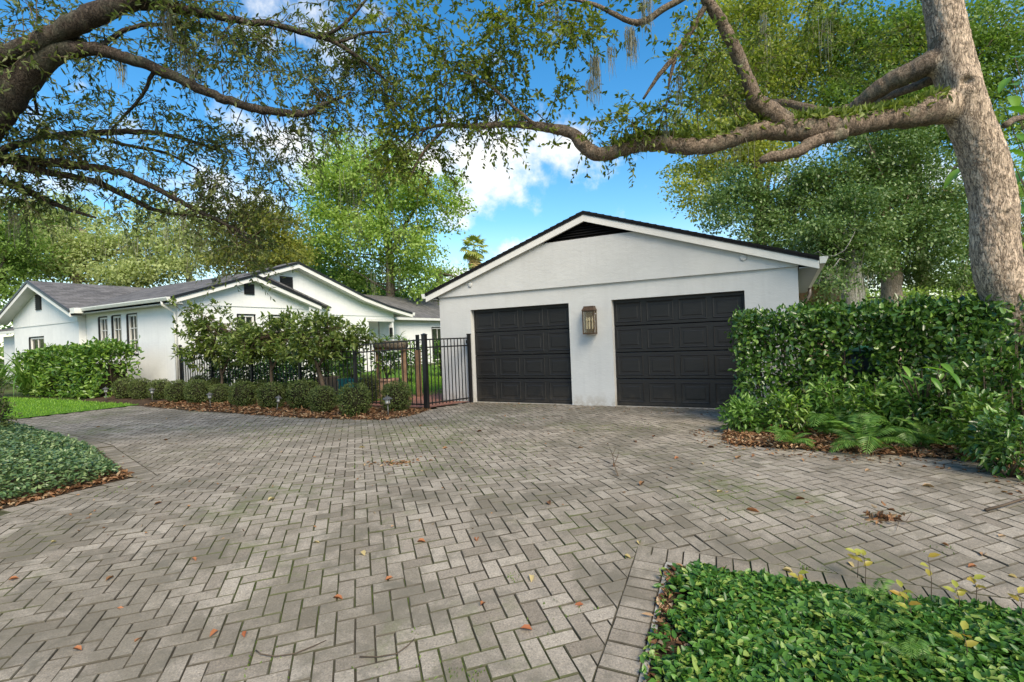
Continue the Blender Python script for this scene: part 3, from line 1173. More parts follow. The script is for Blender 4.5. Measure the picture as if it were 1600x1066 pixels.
# butt ends of the shingle courses along the rake, and the ridge cap
mb = MB()
for sgn in (-1, 1):
    for k in range(30):
        s0 = k * .145
        if s0 + .145 > cx + .31:
            break
        za = RZ - RS * s0
        x0_, x1_ = cx + sgn * s0, cx + sgn * (s0 + .15)
        mb.add([(x0_, -.152, za - .01), (x1_, -.152, za - RS * .15 + .006), (x1_, -.152, za - RS * .15 - .045), (x0_, -.152, za - .045),
                (x0_, -.02, za + .003), (x1_, -.02, za - RS * .15 + .006), (x1_, -.02, za - RS * .15 - .045), (x0_, -.02, za - .045)],
               [(0, 1, 2, 3), (4, 7, 6, 5), (0, 4, 5, 1), (1, 5, 6, 2), (2, 6, 7, 3), (3, 7, 4, 0)])
mb.build("shingle_edge", M['darkroof'], gar)
mb = MB()
mb.band(RL, .078, .215, 'y', -.125, -.095)
mb.build("rake_board", M['trim'], gar, .004)
MB().band([(-.30, RL[0][1] + RS * .01), (cx, RZ), (GW + .30, RL[0][1] + RS * .01)], .19, .205, 'y', -.09, -.05).build("soffit", M['soffit'], gar)
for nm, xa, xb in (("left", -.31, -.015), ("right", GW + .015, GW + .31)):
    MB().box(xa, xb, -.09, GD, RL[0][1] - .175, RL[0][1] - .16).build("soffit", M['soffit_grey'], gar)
for sx in (-1, 1):                                       # eave gutters with closed ends
    x_ = -.315 if sx < 0 else GW + .315
    zt = RL[0][1] - .015
    prof = [(x_, zt), (x_ + sx * .125, zt), (x_ + sx * .125, zt - .025), (x_ + sx * .085, zt - .115), (x_, zt - .115)]
    MB().prism(prof, 'y', -.13, GD + .2).build("gutter", M['gutter'], gar, .004)
dsz = RL[0][1] - .13
MB().tube([(-.36, 1.6, dsz), (-.36, 1.6, dsz - .12), (-.30, 1.6, dsz - .26), (-.06, 1.6, dsz - .40), (-.05, 1.6, dsz - .55), (-.05, 1.6, .1)], .04, 10).build("downspout", M['brown_pipe'], gar)
MB().tube([(GW + .36, 5.9, dsz), (GW + .36, 5.9, dsz - .16), (GW + .30, 5.9, dsz - .30), (GW + .07, 5.9, dsz - .42), (GW + .05, 5.9, dsz - .6), (GW + .05, 5.9, .1)], .045, 10).build("downspout", M['brown_pipe'], gar)
for x_ in (.93, 6.68):                                   # round vent caps
    mb = MB()
    mb.tube([(x_, -.045, 2.705), (x_, -.062, 2.705), (x_, -.068, 2.705)], [.055, .055, .045], 20)
    mb.build("vent_cap", M['stucco'], gar)

# panelled overhead doors
SH = OH / 4
pw, ph = OW / 4 - .095, SH - .135


def panel_mesh():
    vs, fs = [], []
    for ins, d in ((0, 0), (.013, -.009), (.030, -.002), (.075, -.002), (.09, -.008)):
        for (x, z) in ((ins, ins), (pw - ins, ins), (pw - ins, ph - ins), (ins, ph - ins)):
            vs.append((x, d, z))
    for l in range(4):
        for i in range(4):
            j = (i + 1) % 4
            fs.append((l * 4 + i, l * 4 + j, l * 4 + 4 + j, l * 4 + 4 + i))
    fs.append((16, 17, 18, 19))
    me = bpy.data.meshes.new("panel")
    me.from_pydata(vs, [], fs)
    me.update()
    me.materials.append(M['door'])
    return me


PM = panel_mesh()
for a_ in (A1, A2):
    mb = MB()
    for k in range(4):
        mb.box(a_ + .012, a_ + OW - .012, .125, .17, k * SH + .012, (k + 1) * SH - .004)
    door = mb.build("garage_door", M['door'], gar, .005)
    door['label'] = ("left black overhead door, wholly in view" if a_ == A1 else "right black overhead door, its side behind the hedge")
    for k in range(4):
        for j in range(4):
            link("panel", PM, None, door, (a_ + j * OW / 4 + .0475, .1235, k * SH + .07))
    MB().box(a_ + .01, a_ + OW - .01, .128, .168, -.004, .010).build("weather_seal", M['black'], door)
# concrete apron under the doors
MB().box(.6, 7.0, -.10, .13, -.08, -.006).build("threshold", M['concrete'], gar)
MB().box(.2, GW - .2, .2, GD - .2, -.12, -.02).build("floor_slab", M['concrete'], gar)

# lantern on the pier between the doors
lan = thing("wall_lantern", "tall bronze lantern with glass and candles between the garage doors", "lantern", P(3.80, 0, 1.47), YAW)
W2, D0, LH = .125, .19, .56
MB().box(-.10, .10, -.018, 0, .02, LH - .02).build("back_plate", M['bronze'], lan, .004)
mb = MB()
for x_ in (-W2, W2 - .018):
    for y_ in (-D0, -.036):
        mb.box(x_, x_ + .018, y_, y_ + .018, .0, LH - .09)
for z_ in (0, LH - .108):
    mb.box(-W2, W2, -D0 - .001, -D0 + .019, z_, z_ + .02).box(-W2 - .001, -W2 + .019, -D0, -.018, z_, z_ + .02).box(W2 - .019, W2 + .001, -D0, -.018, z_, z_ + .02)
mb.box(-W2, W2, -D0, -.018, -.008, .004)
mb.build("frame", M['bronze'], lan)
mb = MB()
mb.add([(-W2 - .012, -D0 - .012, LH - .09), (W2 + .012, -D0 - .012, LH - .09), (W2 + .012, -.018, LH - .09), (-W2 - .012, -.018, LH - .09),
        (-W2 + .02, -D0 + .035, LH - .02), (W2 - .02, -D0 + .035, LH - .02), (W2 - .02, -.018, LH - .02), (-W2 + .02, -.018, LH - .02),
        (-W2 + .02, -D0 + .035, LH), (W2 - .02, -D0 + .035, LH), (W2 - .02, -.018, LH), (-W2 + .02, -.018, LH)],
       [(0, 3, 2, 1), (0, 1, 5, 4), (1, 2, 6, 5), (2, 3, 7, 6), (3, 0, 4, 7), (4, 5, 9, 8), (5, 6, 10, 9), (6, 7, 11, 10), (7, 4, 8, 11), (8, 9, 10, 11)])
mb.build("cap", M['bronze'], lan)
MB().box(-W2 + .018, W2 - .018, -D0 + .006, -D0 + .010, .02, LH - .108).build("glass_pane", M['lglass'], lan)
for x_ in (-W2 + .006, W2 - .010):
    MB().box(x_, x_ + .004, -D0 + .018, -.036, .02, LH - .108).build("glass_pane", M['lglass'], lan)
for (x_, y_) in ((-.06, -.10), (0, -.125), (.06, -.10)):
    mb = MB()
    mb.lathe([(.013, .10), (.013, .235), (.004, .24)], x_, y_, 10)
    mb.lathe([(.006, .24), (.017, .27), (.016, .30), (.004, .345)], x_, y_, 10)
    mb.build("candle", M['candle'], lan)
MB().box(-.085, .085, -.15, -.05, .085, .098).build("candle_tray", M['bronze'], lan)

# ------------------------------------------------------------------ house
HB = (-12.0, 1.0, .25)                                   # base of the house in the garage's frame
hs = thing("house", "long low white house with grey gabled roofs and black rake trim", "house", P(*HB), YAW)


def HM():
    return MB(HB)


def window(axis, s0, s1, z0, z1, face, out, cols, rows, trim_left=True):
    """a white sash set in an opening with dark reveal; face = outer wall plane, out = -1/+1 outward"""
    d = -out
    def B(mb, a0, a1, f0, f1, za, zb):
        f0, f1 = sorted((face + d * f0, face + d * f1))
        if axis == 'y':
            mb.box(a0, a1, f0, f1, za, zb)
        else:
            mb.box(f0, f1, a0, a1, za, zb)
    r = HM()
    B(r, s0 - .012, s0 + .05, -.012, .16, z0 - .0, z1)
    B(r, s1 - .05, s1 + .004, .012, .16, z0 - .0, z1)
    B(r, s0 - .012, s1 + .004, .0, .16, z1, z1 + .03)
    B(r, s0 - .012, s1 + .012, -.02, .16, z0 - .04, z0)
    win = r.build("window", M['blackwood'], hs)
    f = HM()
    a0, a1 = s0 + .05, s1 - .05
    B(f, a0, a0 + .06, .03, .10, z0, z1)
    B(f, a1 - .06, a1, .03, .10, z0, z1)
    B(f, a0 + .06, a1 - .06, .03, .10, z1 - .06, z1)
    B(f, a0 + .06, a1 - .06, .03, .10, z0, z0 + .06)
    f.build("frame", M['trim'], win)
    mu = HM()
    ia, ib, ja, jb = a0 + .06, a1 - .06, z0 + .06, z1 - .06
    for k in range(1, cols):
        c_ = ia + (ib - ia) * k / cols
        B(mu, c_ - .012, c_ + .012, .045, .07, ja, jb)
    for k in range(1, rows):
        c_ = ja + (jb - ja) * k / rows
        B(mu, ia, ib, .043, .072, c_ - .012, c_ + .012)
    mu.build("muntin", M['trim'], win)
    g = HM()
    B(g, a0 + .03, a1 - .03, .075, .09, z0 + .03, z1 - .03)
    g.build("pane", M['glass'], win)
    return win


def louvre(axis, s0, s1, z0, z1, face, out):
    d = -out
    def B(mb, a0, a1, f0, f1, za, zb):
        f0, f1 = sorted((face + d * f0, face + d * f1))
        if axis == 'y':
            mb.box(a0, a1, f0, f1, za, zb)
        else:
            mb.box(f0, f1, a0, a1, za, zb)
    m = HM()
    B(m, s0, s1, -.02, -.004, z0, z1)
    v = m.build("gable_vent", M['blackwood'], hs)
    n = max(4, int((z1 - z0) / .07))
    for k in range(n):
        m = HM()
        z = z0 + (z1 - z0) * (k + .15) / n
        B(m, s0 + .03, s1 - .03, -.05, -.02, z, z + (z1 - z0) / n * .55)
        m.build("slat", M['blackwood'], v)


ET, HS = 3.06, .327                                     # eave height and pitch of the near wing
# near wing: long wall with three windows, gable end towards the yard
wins = [(-13.62, -13.0), (-12.72, -12.1), (-11.75, -11.1)]
mb = HM()
mb.wall('y', -1.2, -1.0, -14.5, -8.8, -.1, 2.86, [(a + .0, b, 1.42, 2.74) for a, b in wins])
gw = [(.68, 1.36, 1.45, 2.62), (1.86, 2.52, 1.45, 2.62)]
mb.wall('x', -9.0, -8.8, -1.0, 3.6, -.1, 2.86, gw)
mb.box(-9.9, -9.0, 3.4, 3.6, -.1, 2.86)
mb.build("wall", M['house'], hs)
for a, b in wins:
    window('y', a, b, 1.42, 2.70, -1.2, -1, 2, 3)
for g in gw:
    window('x', g[0], g[1], 1.45, 2.58, -8.8, 1, 2, 2)
# upper gable of the near wing, a hair proud of the wall below
rz = lambda w: ET + HS * (w + 1.55) if w <= 1.2 else ET + HS * (3.95 - w)
HM().prism([(-1.2, 2.86), (3.6, 2.86), (3.6, rz(3.6) - .19), (1.2, rz(1.2) - .19), (-1.2, rz(-1.2) - .19)], 'x', -9.0, -8.775).build("gable_wall", M['house'], hs)
louvre('x', .95, 1.33, 3.28, 3.64, -8.775, 1)
# roofs: (line in w,z), extruded along u
LA = [(-1.55, ET), (1.2, rz(1.2)), (3.95, ET)]
o = HM().band(LA, 0, .07, 'x', -9.9, -8.5).build("roof", M['roof'], hs)
uv_roof(o, 'x', HS)
HM().band(LA, .0, .085, 'x', -8.502, -8.47).build("drip_edge", M['black'], hs)
HM().band(LA, .088, .225, 'x', -8.53, -8.50).build("rake_board", M['trim'], hs)
HM().band(LA, .20, .215, 'x', -8.77, -8.535).build("soffit", M['soffit'], hs)
LB = [(-1.55, ET), (2.02, ET + HS * 3.57), (5.4, ET)]
HM().band([(-1.1, ET + HS * .45), (2.02, ET + HS * 3.57), (5.4, ET)], -.002, .06, 'x', -16.4, -14.25).build("roof", M['roof'], hs).data.uv_layers.new(name='UVMap')
o = HM().band(LB, -.002, .06, 'x', -14.25, -9.55).build("roof", M['roof'], hs)
uv_roof(o, 'x', HS)
# gutter and soffit of the long wall
HM().prism([(-1.555, ET - .02), (-1.67, ET - .02), (-1.67, ET - .05), (-1.635, ET - .13), (-1.555, ET - .13)], 'x', -14.15, -8.5).build("gutter", M['gutter'], hs)
HM().box(-14.4, -8.5, -1.55, -1.2, ET - .20, ET - .185).build("soffit", M['soffit'], hs)
HM().tube([(-8.86, -1.6, ET - .13), (-8.86, -1.6, ET - .22), (-8.86, -1.27, ET - .42), (-8.86, -1.255, ET - .6), (-8.86, -1.255, .25)], .04, 8).build("downspout", M['gutter'], hs)
HM().lathe([(.06, ET + .50), (.06, ET + .72), (.09, ET + .73), (.09, ET + .76), (.02, ET + .79)], -9.6, .45, 12).build("vent_pipe", M['black'], hs)

# left wing: gable towards the lawn
cB, hB, eB, sB = -17.2, 3.2, 2.98, .40
LW = [(cB - hB, eB), (cB, eB + sB * hB), (cB + hB, eB)]
mb = HM().wall('y', -1.42, -1.22, -19.9, -14.5, -.1, 2.62, [(-18.55, -17.25, 1.2, 2.22)])
mb.box(-14.7, -14.5, -1.22, -1.205, -.1, 2.86)
mb.build("wall", M['house'], hs)
window('y', -18.55, -17.25, 1.2, 2.18, -1.42, -1, 2, 1)
zz_ = lambda u: eB + sB * (hB - abs(u - cB)) - .19
HM().prism([(-19.9, 2.62), (-14.5, 2.62), (-14.5, zz_(-14.5)), (cB, zz_(cB)), (-19.9, zz_(-19.9))], 'y', -1.445, -1.22).build("gable_wall", M['house'], hs)
louvre('y', -17.72, -17.25, 3.2, 3.80, -1.445, -1)
o = HM().band(LW, 0, .07, 'y', -1.85, 9).build("roof", M['roof'], hs)
uv_roof(o, 'y', sB)
HM().band(LW, 0, .085, 'y', -1.88, -1.848).build("drip_edge", M['black'], hs)
HM().band(LW, .088, .23, 'y', -1.85, -1.82).build("rake_board", M['trim'], hs)
HM().band(LW, .20, .215, 'y', -1.815, -1.45).build("soffit", M['soffit'], hs)
HM().box(cB + hB - .02, cB + hB + .30, -1.84, -1.58, eB - .12, eB + .06).build("gutter_end", M['gutter'], hs)
# set-back wall beyond it
HM().wall('y', .4, .6, -27, -19.9, -.1, 2.5).build("wall", M['house'], hs)
o = HM().band([(0.0, 2.72), (4.2, 4.0), (8.4, 2.72)], 0, .07, 'x', -28, -19.5).build("roof", M['roof'], hs)
uv_roof(o, 'x', .3)
HM().box(-28, -20.4, -.12, 0, 2.58, 2.70).build("gutter", M['gutter'], hs)

# taller gable behind: flared roof line
LG = [(-2.3, 2.82), (3.8, 4.78), (7.3, 3.64), (8.9, 3.26), (10.65, 2.95)]
LG2 = [(1.3, 2.82 + .3213 * 3.6), (3.8, 4.78), (7.3, 3.64), (8.9, 3.26), (10.65, 2.95)]
mb = HM()
dw = [(8.55, 9.35, .25, 2.34)]
mb.wall('x', -10.1, -9.9, 3.6, 9.62, -.1, 2.75, [(7.9, 9.5, .25, 2.5)])
mb.prism([(1.0, 2.75), (9.62, 2.75), (9.62, 2.98), (8.9, 3.06), (7.3, 3.44), (3.8, 4.58), (1.0, 3.68)], 'x', -10.1, -9.875)
mb.build("wall", M['house'], hs)
louvre('x', 3.2, 3.78, 3.50, 4.20, -9.875, 1)
for q in range(len(LG2) - 1):
    pass
o = HM().band(LG2, 0, .07, 'x', -10.4, -9.5).build("roof", M['roof'], hs)
uv_roof(o, 'x', HS)
mb = HM()                                               # hipped back of the tall roof
mb.add([(-10.4, 3.8, 4.775), (-10.4, 1.6, 4.06), (-15.5, 3.4, 3.2), (-15.5, 10.6, 2.9), (-10.4, 10.65, 2.93)], [(0, 1, 2), (0, 2, 3), (0, 3, 4)])
o = mb.build("roof", M['roof'], hs)
uv_roof(o, 'x', HS)
HM().band(LG2, .0, .085, 'x', -9.502, -9.47).build("drip_edge", M['black'], hs)
HM().band(LG2, .088, .24, 'x', -9.53, -9.50).build("rake_board", M['trim'], hs)
HM().band(LG2, .215, .23, 'x', -9.87, -9.535).build("soffit", M['soffit'], hs)
HM().prism([(10.6, 2.95), (10.78, 2.95), (10.75, 2.80), (10.6, 2.80)], 'x', -14, -9.46).build("gutter", M['gutter'], hs)
# recessed porch with door and glazing
HM().box(-11.0, -10.9, 7.5, 9.6, -.1, 2.6).build("porch_wall", M['house'], hs)
HM().box(-9.895, -9.86, 7.8, 9.62, 2.5, 2.62).build("porch_beam", M['soffit'], hs)
pd = HM().box(-10.9, -10.86, 8.1, 8.9, .25, 2.3).build("porch_door", M['trim'], hs)
HM().box(-10.859, -10.85, 8.25, 8.75, 1.2, 2.1).build("pane", M['glass'], pd)
HM().box(-9.88, -9.78, 9.28, 9.40, 1.75, 2.2).build("porch_lamp", M['black'], hs)
# far wing under a hip roof
uD = -11.2
mb = HM().wall('x', uD - .2, uD, 10.0, 28, -.1, 2.72, [(14.4, 15.6, .3, 2.3), (18.2, 19.4, .3, 2.3)])
mb.box(uD - 8, uD - .2, 10.0, 10.2, -.1, 2.72)
mb.build("wall", M['house'], hs)
for a, b in ((14.4, 15.6), (18.2, 19.4)):
    window('x', a, b, .3, 2.25, uD, 1, 2, 1)
mb = HM()
mb.add([(uD + .4, 9.6, 2.80), (uD + .4, 28.4, 2.80), (uD - 4, 23.6, 4.45), (uD - 4, 11, 4.45), (uD - 8.4, 28.4, 2.80), (uD - 8.4, 9.6, 2.8)],
       [(0, 1, 2, 3), (1, 4, 2), (4, 5, 3, 2), (5, 0, 3)])
o = mb.build("roof", M['roof'], hs)
uv_roof(o, 'x', .38)
HM().box(uD + .37, uD + .42, 9.6, 28.4, 2.66, 2.79).build("fascia", M['soffit'], hs)

# neighbour's house glimpsed past the garage
nb = thing("neighbour_house", "peach stucco house with tiled roof glimpsed behind the garage", "house", (11.9, 24.0, -.05))
nb.scale = (.5, 1, 1)
MB().wall('y', -2, -1.8, -4.5, 4.5, 0, 3.3, [(-2.6, -1.4, 1, 2.4), (1.4, 2.6, 1, 2.4)]).box(-4.5, -4.3, -1.8, 6, 0, 3.3).box(4.3, 4.5, -1.8, 6, 0, 3.3).build("wall", M['peach'], nb)
for x_ in (-2.6, 1.4):
    w_ = MB().box(x_ - .08, x_ + 1.28, -2.04, -2.0, .92, 1.0).build("window", M['trim'], nb)
    MB().box(x_, x_ + 1.2, -1.95, -1.92, 1, 2.4).build("pane", M['glass'], w_)
mb = MB()
mb.add([(-5, -2.5, 3.25), (5, -2.5, 3.25), (5, 6.5, 3.25), (-5, 6.5, 3.25), (-1.5, 2, 5.0), (1.5, 2, 5.0)], [(0, 1, 5, 4), (1, 2, 5), (2, 3, 4, 5), (3, 0, 4), (0, 3, 2, 1)])
o = mb.build("roof", M['tile'], nb)
uv_roof(o, 'x', .39)

# ------------------------------------------------------------------ iron fence
FW = -1.2
gz = lambda u: G(*P(u, FW)[:2])


def picket_mesh(h):
    return MB().box(-.008, .008, -.008, .008, 0, h).mesh("picket")


def fence_panel(root, u0, u1, top0, top1, low, rail2, pm, n, h):
    """rails and pickets between two posts, following the ground; u along the fence, local to root"""
    u_r = root['u0']
    for nm, dz in (("rail", 0), ("rail", -rail2), ("rail", None)):
        za, zb = (top0 + dz, top1 + dz) if dz is not None else (low + gz(u0), low + gz(u1))
        mb = MB()
        mb.add([(u0 - u_r, y, z) for y in (-.014, .014) for z in (za - .03, za)] + [(u1 - u_r, y, z) for y in (-.014, .014) for z in (zb - .03, zb)],
               [(0, 1, 3, 2), (4, 6, 7, 5), (0, 4, 5, 1), (2, 3, 7, 6), (1, 5, 7, 3), (0, 2, 6, 4)])
        mb.build(nm, M['black'], root)
    for k in range(1, n):
        f = k / n
        u = u0 + (u1 - u0) * f
        zb = low + gz(u) - .04
        o = link("picket", pm, None, root, (u - u_r, 0, zb))
        top = top0 + (top1 - top0) * f - .004
        o.scale = (1, 1, (top - zb) / h)


def post(root, u, top, w=.032, y=0.0, bot=None):
    z0 = gz(u) - .08 if bot is None else bot
    mb = MB()
    x = u - root['u0']
    mb.box(x - w, x + w, y - w, y + w, z0, top)
    mb.add([(x - w - .006, y - w - .006, top), (x + w + .006, y - w - .006, top), (x + w + .006, y + w + .006, top), (x - w - .006, y + w + .006, top),
            (x - w - .006, y - w - .006, top + .02), (x + w + .006, y - w - .006, top + .02), (x + w + .006, y + w + .006, top + .02), (x - w - .006, y + w + .006, top + .02), (x, y, top + .045)],
           [(0, 3, 2, 1), (0, 1, 5, 4), (1, 2, 6, 5), (2, 3, 7, 6), (3, 0, 4, 7), (4, 5, 8), (5, 6, 8), (6, 7, 8), (7, 4, 8)])
    return mb.build("post", M['black'], root)


fen = thing("iron_fence", "low black iron picket fence running behind the boxwoods to the house", "fence", P(-8.75, FW, 0), YAW)
fen['u0'] = -8.75
pmesh = picket_mesh(1.0)
pmesh.materials.append(M['black'])
us = [-8.75, -7.2, -5.42, -3.52, -1.62]
tops = [1.545, 1.50, 1.45, 1.36, 1.28]
for i in range(4):
    fence_panel(fen, us[i], us[i + 1], tops[i], tops[i + 1], .10, .14, pmesh, 15 if i else 13, 1.0)
for u, t_ in zip(us[:-1], tops[:-1]):
    post(fen, u, t_ + .05)
g1 = thing("iron_gate", "tall black iron gate leaf between fence and square corner post", "gate", P(-1.62, FW, 0), YAW)
g1['u0'] = -1.62
fence_panel(g1, -1.58, .40, 1.43, 1.50, .10, .17, pmesh, 17, 1.0)
post(g1, -1.62, 1.40)
post(g1, .44, 1.58, .045)
# angled leaf closing onto the garage
pa, pb = P(.44, FW), P(.84, -.06)
dv = pb - pa
g2 = thing("iron_gate", "black iron gate leaf angled back to the garage wall", "gate", (pa.x, pa.y, 0), math.atan2(dv.y, dv.x))
Lg = dv.length
for z_ in (1.50, 1.33, .12):
    MB().box(.05, Lg - .05, -.014, .014, z_ - .03, z_).build("rail", M['black'], g2)
for k in range(1, 12):
    o = link("picket", pmesh, None, g2, (.05 + (Lg - .1) * k / 12, 0, .06))
    o.scale = (1, 1, 1.436)
mb = MB().box(Lg - .035, Lg + .03, -.032, .032, -.05, 1.56)
mb.box(Lg - .04, Lg + .036, -.038, .038, 1.56, 1.585)
mb.build("post", M['black'], g2)
MB().box(Lg - .07, Lg - .03, -.03, .03, 1.36, 1.44).build("latch", M['black'], g2)

# ------------------------------------------------------------------ path lights
pl0 = thing("path_light", "x", "path light", (0, 0, 0), 0, "path lights along the shrub bed")
MB().tube([(0, 0, -.05), (0, 0, .27)], .011, 8).build("stake", M['lamp'], pl0)
mb = MB().lathe([(.03, .262), (.05, .275), (.05, .285), (.03, .29)], 0, 0, 12)
for k in range(4):
    a = k * math.pi / 2 + .4
    mb.box(.043 * math.cos(a) - .005, .043 * math.cos(a) + .005, .043 * math.sin(a) - .005, .043 * math.sin(a) + .005, .28, .375)
mb.build("cage", M['lamp'], pl0)
MB().lathe([(.030, .285), (.038, .30), (.040, .372)], 0, 0, 12).build("glass_pane", M['frost'], pl0)
MB().lathe([(.085, .368), (.090, .374), (.055, .402), (.03, .42), (.012, .425), (.012, .44), (.004, .45)], 0, 0, 14).build("cap", M['lamp'], pl0)
for i, (px, py, rot, tilt, lab) in enumerate((
        (166, 627, 0, 0, "grey lantern path light at the lawn's edge, farthest left of the row"),
        (238, 629, .5, .02, "grey lantern path light where the lawn meets the paving"),
        (329, 638, .2, -.03, "grey lantern path light before the boxwoods, middle of the row"),
        (432, 645, .9, .16, "tilted grey lantern path light in front of rounded boxwoods"),
        (607, 652, .3, -.02, "larger grey path light by the boxwood next to the gate"))):
    o = pl0 if i == 0 else copy_tree(pl0)
    p = gnd(px, py)
    o.location = p
    o.rotation_euler = (tilt * .4, tilt, rot)
    o.scale = (.85, .85, .85) if i < 4 else (1.15, 1.15, .95)
    o['label'] = lab

# ------------------------------------------------------------------ planters in the yard
def trough(name, lab, mat, loc, rz_, L_, W_, H_):
    t_ = thing(name, lab, "planter", loc, rz_)
    mb = MB()
    mb.box(-L_ / 2, L_ / 2, -W_ / 2, -W_ / 2 + .03, 0, H_).box(-L_ / 2, L_ / 2, W_ / 2 - .03, W_ / 2, 0, H_)
    mb.box(-L_ / 2, -L_ / 2 + .03, -W_ / 2 + .03, W_ / 2 - .03, 0, H_).box(L_ / 2 - .03, L_ / 2, -W_ / 2 + .03, W_ / 2 - .03, 0, H_)
    mb.build("box", mat, t_, .006)
    mb = MB()
    for sx in (-1, 1):
        mb.box(sx * L_ / 2 - .02, sx * L_ / 2 + .02, -W_ / 2 - .02, W_ / 2 + .02, H_ - .05, H_ + .005)
    for sy in (-1, 1):
        mb.box(-L_ / 2 + .02, L_ / 2 - .02, sy * W_ / 2 - .02, sy * W_ / 2 + .02, H_ - .05, H_ + .004)
    mb.build("rim", mat, t_)
    MB().box(-L_ / 2 + .03, L_ / 2 - .03, -W_ / 2 + .03, W_ / 2 - .03, .02, H_ - .06).build("soil", M['soil'], t_)
    return t_


def leafy_plant(name, lab, cat, loc, n, r, h, mat, L_=.14, group=None, stem=True):
    t_ = thing(name, lab, cat, loc, 0, group)
    p, d = in_ellipsoid(n, (0, 0, h * .6), (r, r, h * .45), .5)
    dd = unit(d + rng.normal(scale=.5, size=(n, 3)))
    link("foliage", leaf_mesh("foliage", p, dd, unit(np.array([0, 0, 1.]) + rng.normal(scale=.5, size=(n, 3))), L_ * rng.uniform(.6, 1.2, n), L_ * .45), mat, t_)
    if stem:
        mb = MB()
        for k in range(6):
            a = rng.uniform(0, 6.28)
            mb.tube([(0, 0, 0), (r * .3 * math.cos(a), r * .3 * math.sin(a), h * .4), (r * .7 * math.cos(a), r * .7 * math.sin(a), h * .75)], [.012, .009, .004], 5)
        mb.build("stem", M['twig'], t_)
    return t_


p = at(550, 606, 13.6)
trough("planter", "teal square planter box in the yard behind the fence", M['teal'], (p.x, p.y, G(p.x, p.y)), YAW, .50, .45, .50)
leafy_plant("potted_shrub", "leafy green shrub growing from the teal planter box", "plant", (p.x, p.y, .5), 260, .35, .7, M['hedge_left'])
p = at(511, 606, 14.0)
trough("planter", "pale clay planter behind the fence, beside the leaning shrub trunk", M['clay'], (p.x, p.y, G(p.x, p.y)), YAW, .45, .4, .52)
leafy_plant("potted_shrub", "bushy plant in the pale clay planter by the leaning trunk", "plant", (p.x, p.y, .55), 240, .4, .8, M['hedge_left'])
p = at(605, 606, 13.2)
trough("planter", "pinkish clay planter behind the fence, nearest to the gate post", M['clay'], (p.x, p.y, G(p.x, p.y)), YAW, .42, .4, .52)
leafy_plant("potted_shrub", "sprawling green plant in the pinkish clay planter", "plant", (p.x, p.y, .5), 220, .4, .8, M['hedge_left'])
# raised log trough with bromeliads on a timber stand
p = at(610, 546, 13.0)
st = thing("plant_stand", "timber stand holding a log trough behind the gate", "stand", (p.x, p.y, G(p.x, p.y)), YAW)
zt = p.z - G(p.x, p.y)
for x_ in (-.42, .42):
    MB().box(x_ - .045, x_ + .045, -.045, .045, 0, zt - .03).build("leg", M['post'], st)
MB().box(-.52, .52, -.12, .12, zt - .03, zt).build("top", M['post'], st)
lt = thing("log_trough", "hollow brown log trough of bromeliads on the stand", "planter", (p.x, p.y, p.z), YAW)
MB().tube([(-.5, 0, .10), (-.2, .01, .11), (.15, -.01, .10), (.5, 0, .11)], [.10, .12, .12, .11], 14).build("log", M['bark_far'], lt)


def strap_plant(name, lab, cat, loc, n, L_, W_, mat, up=.7, group=None, trunk=None, spread=0.0):
    t_ = thing(name, lab, cat, loc, 0, group)
    if trunk:
        MB().tube([(0, 0, 0), (.02, 0, trunk)], [.04, .03], 8).build("trunk", M['bark_far'], t_)
    ms = []
    for v in range(4):
        vs_, fs_ = [], []
        ll = L_ * (.8 + .14 * v)
        k = 7
        for i in range(k):
            f = i / (k - 1)
            x = ll * (f * .9)
            z = ll * (up * f - (.55 + .2 * v) * f * f * .95)
            w_ = W_ * (.45 + 1.1 * f - 1.5 * f * f) if f < 1 else .002
            vs_ += [(x, -w_ / 2, z + w_ * .25), (x, 0, z), (x, w_ / 2, z + w_ * .25)]
        for i in range(k - 1):
            for j in range(2):
                fs_.append((i * 3 + j, i * 3 + 3 + j, i * 3 + 4 + j, i * 3 + 1 + j))
        me_ = bpy.data.meshes.new("leaf")
        me_.from_pydata(vs_, [], fs_)
        me_.update()
        me_.materials.append(mat)
        ms.append(me_)
    for k in range(n):
        o = link("leaf", ms[k % 4], None, t_)
        a = k * 2.399 + rng.uniform(-.3, .3)
        o.location = (math.cos(a) * spread * rng.uniform(0, 1), math.sin(a) * spread * rng.uniform(0, 1), (trunk or 0) + rng.uniform(0, .12) * L_)
        o.rotation_euler = (rng.uniform(-.3, .3), -rng.uniform(-.25, .85) * (1 - k / n * .3), a)
        s_ = rng.uniform(.7, 1.1)
        o.scale = (s_, s_, s_)
    return t_


q = P(UW(p.x, p.y)[0] - .1, UW(p.x, p.y)[1], p.z + .2)
strap_plant("bromeliad", "spiky pale green bromeliad in the log trough's middle", "plant", q, 22, .38, .035, M['strap'], .8)
q = P(UW(p.x, p.y)[0] + .3, UW(p.x, p.y)[1], p.z + .2)
strap_plant("bromeliad", "spiky pale green bromeliad in the log trough, toward the gate post", "plant", q, 20, .36, .035, M['strap'], .8)
p = at(655, 600, 13.4)
lp = thing("lamp_post", "short timber post with a black box lamp behind the gate", "lamp", (p.x, p.y, G(p.x, p.y)), YAW)
hh = at(655, 547, 13.4).z - G(p.x, p.y)
MB().box(-.05, .05, -.05, .05, 0, hh).build("post", M['post'], lp)
MB().box(-.035, .035, -.035, .035, hh + .0, hh + .40).build("lamp_body", M['black'], lp)

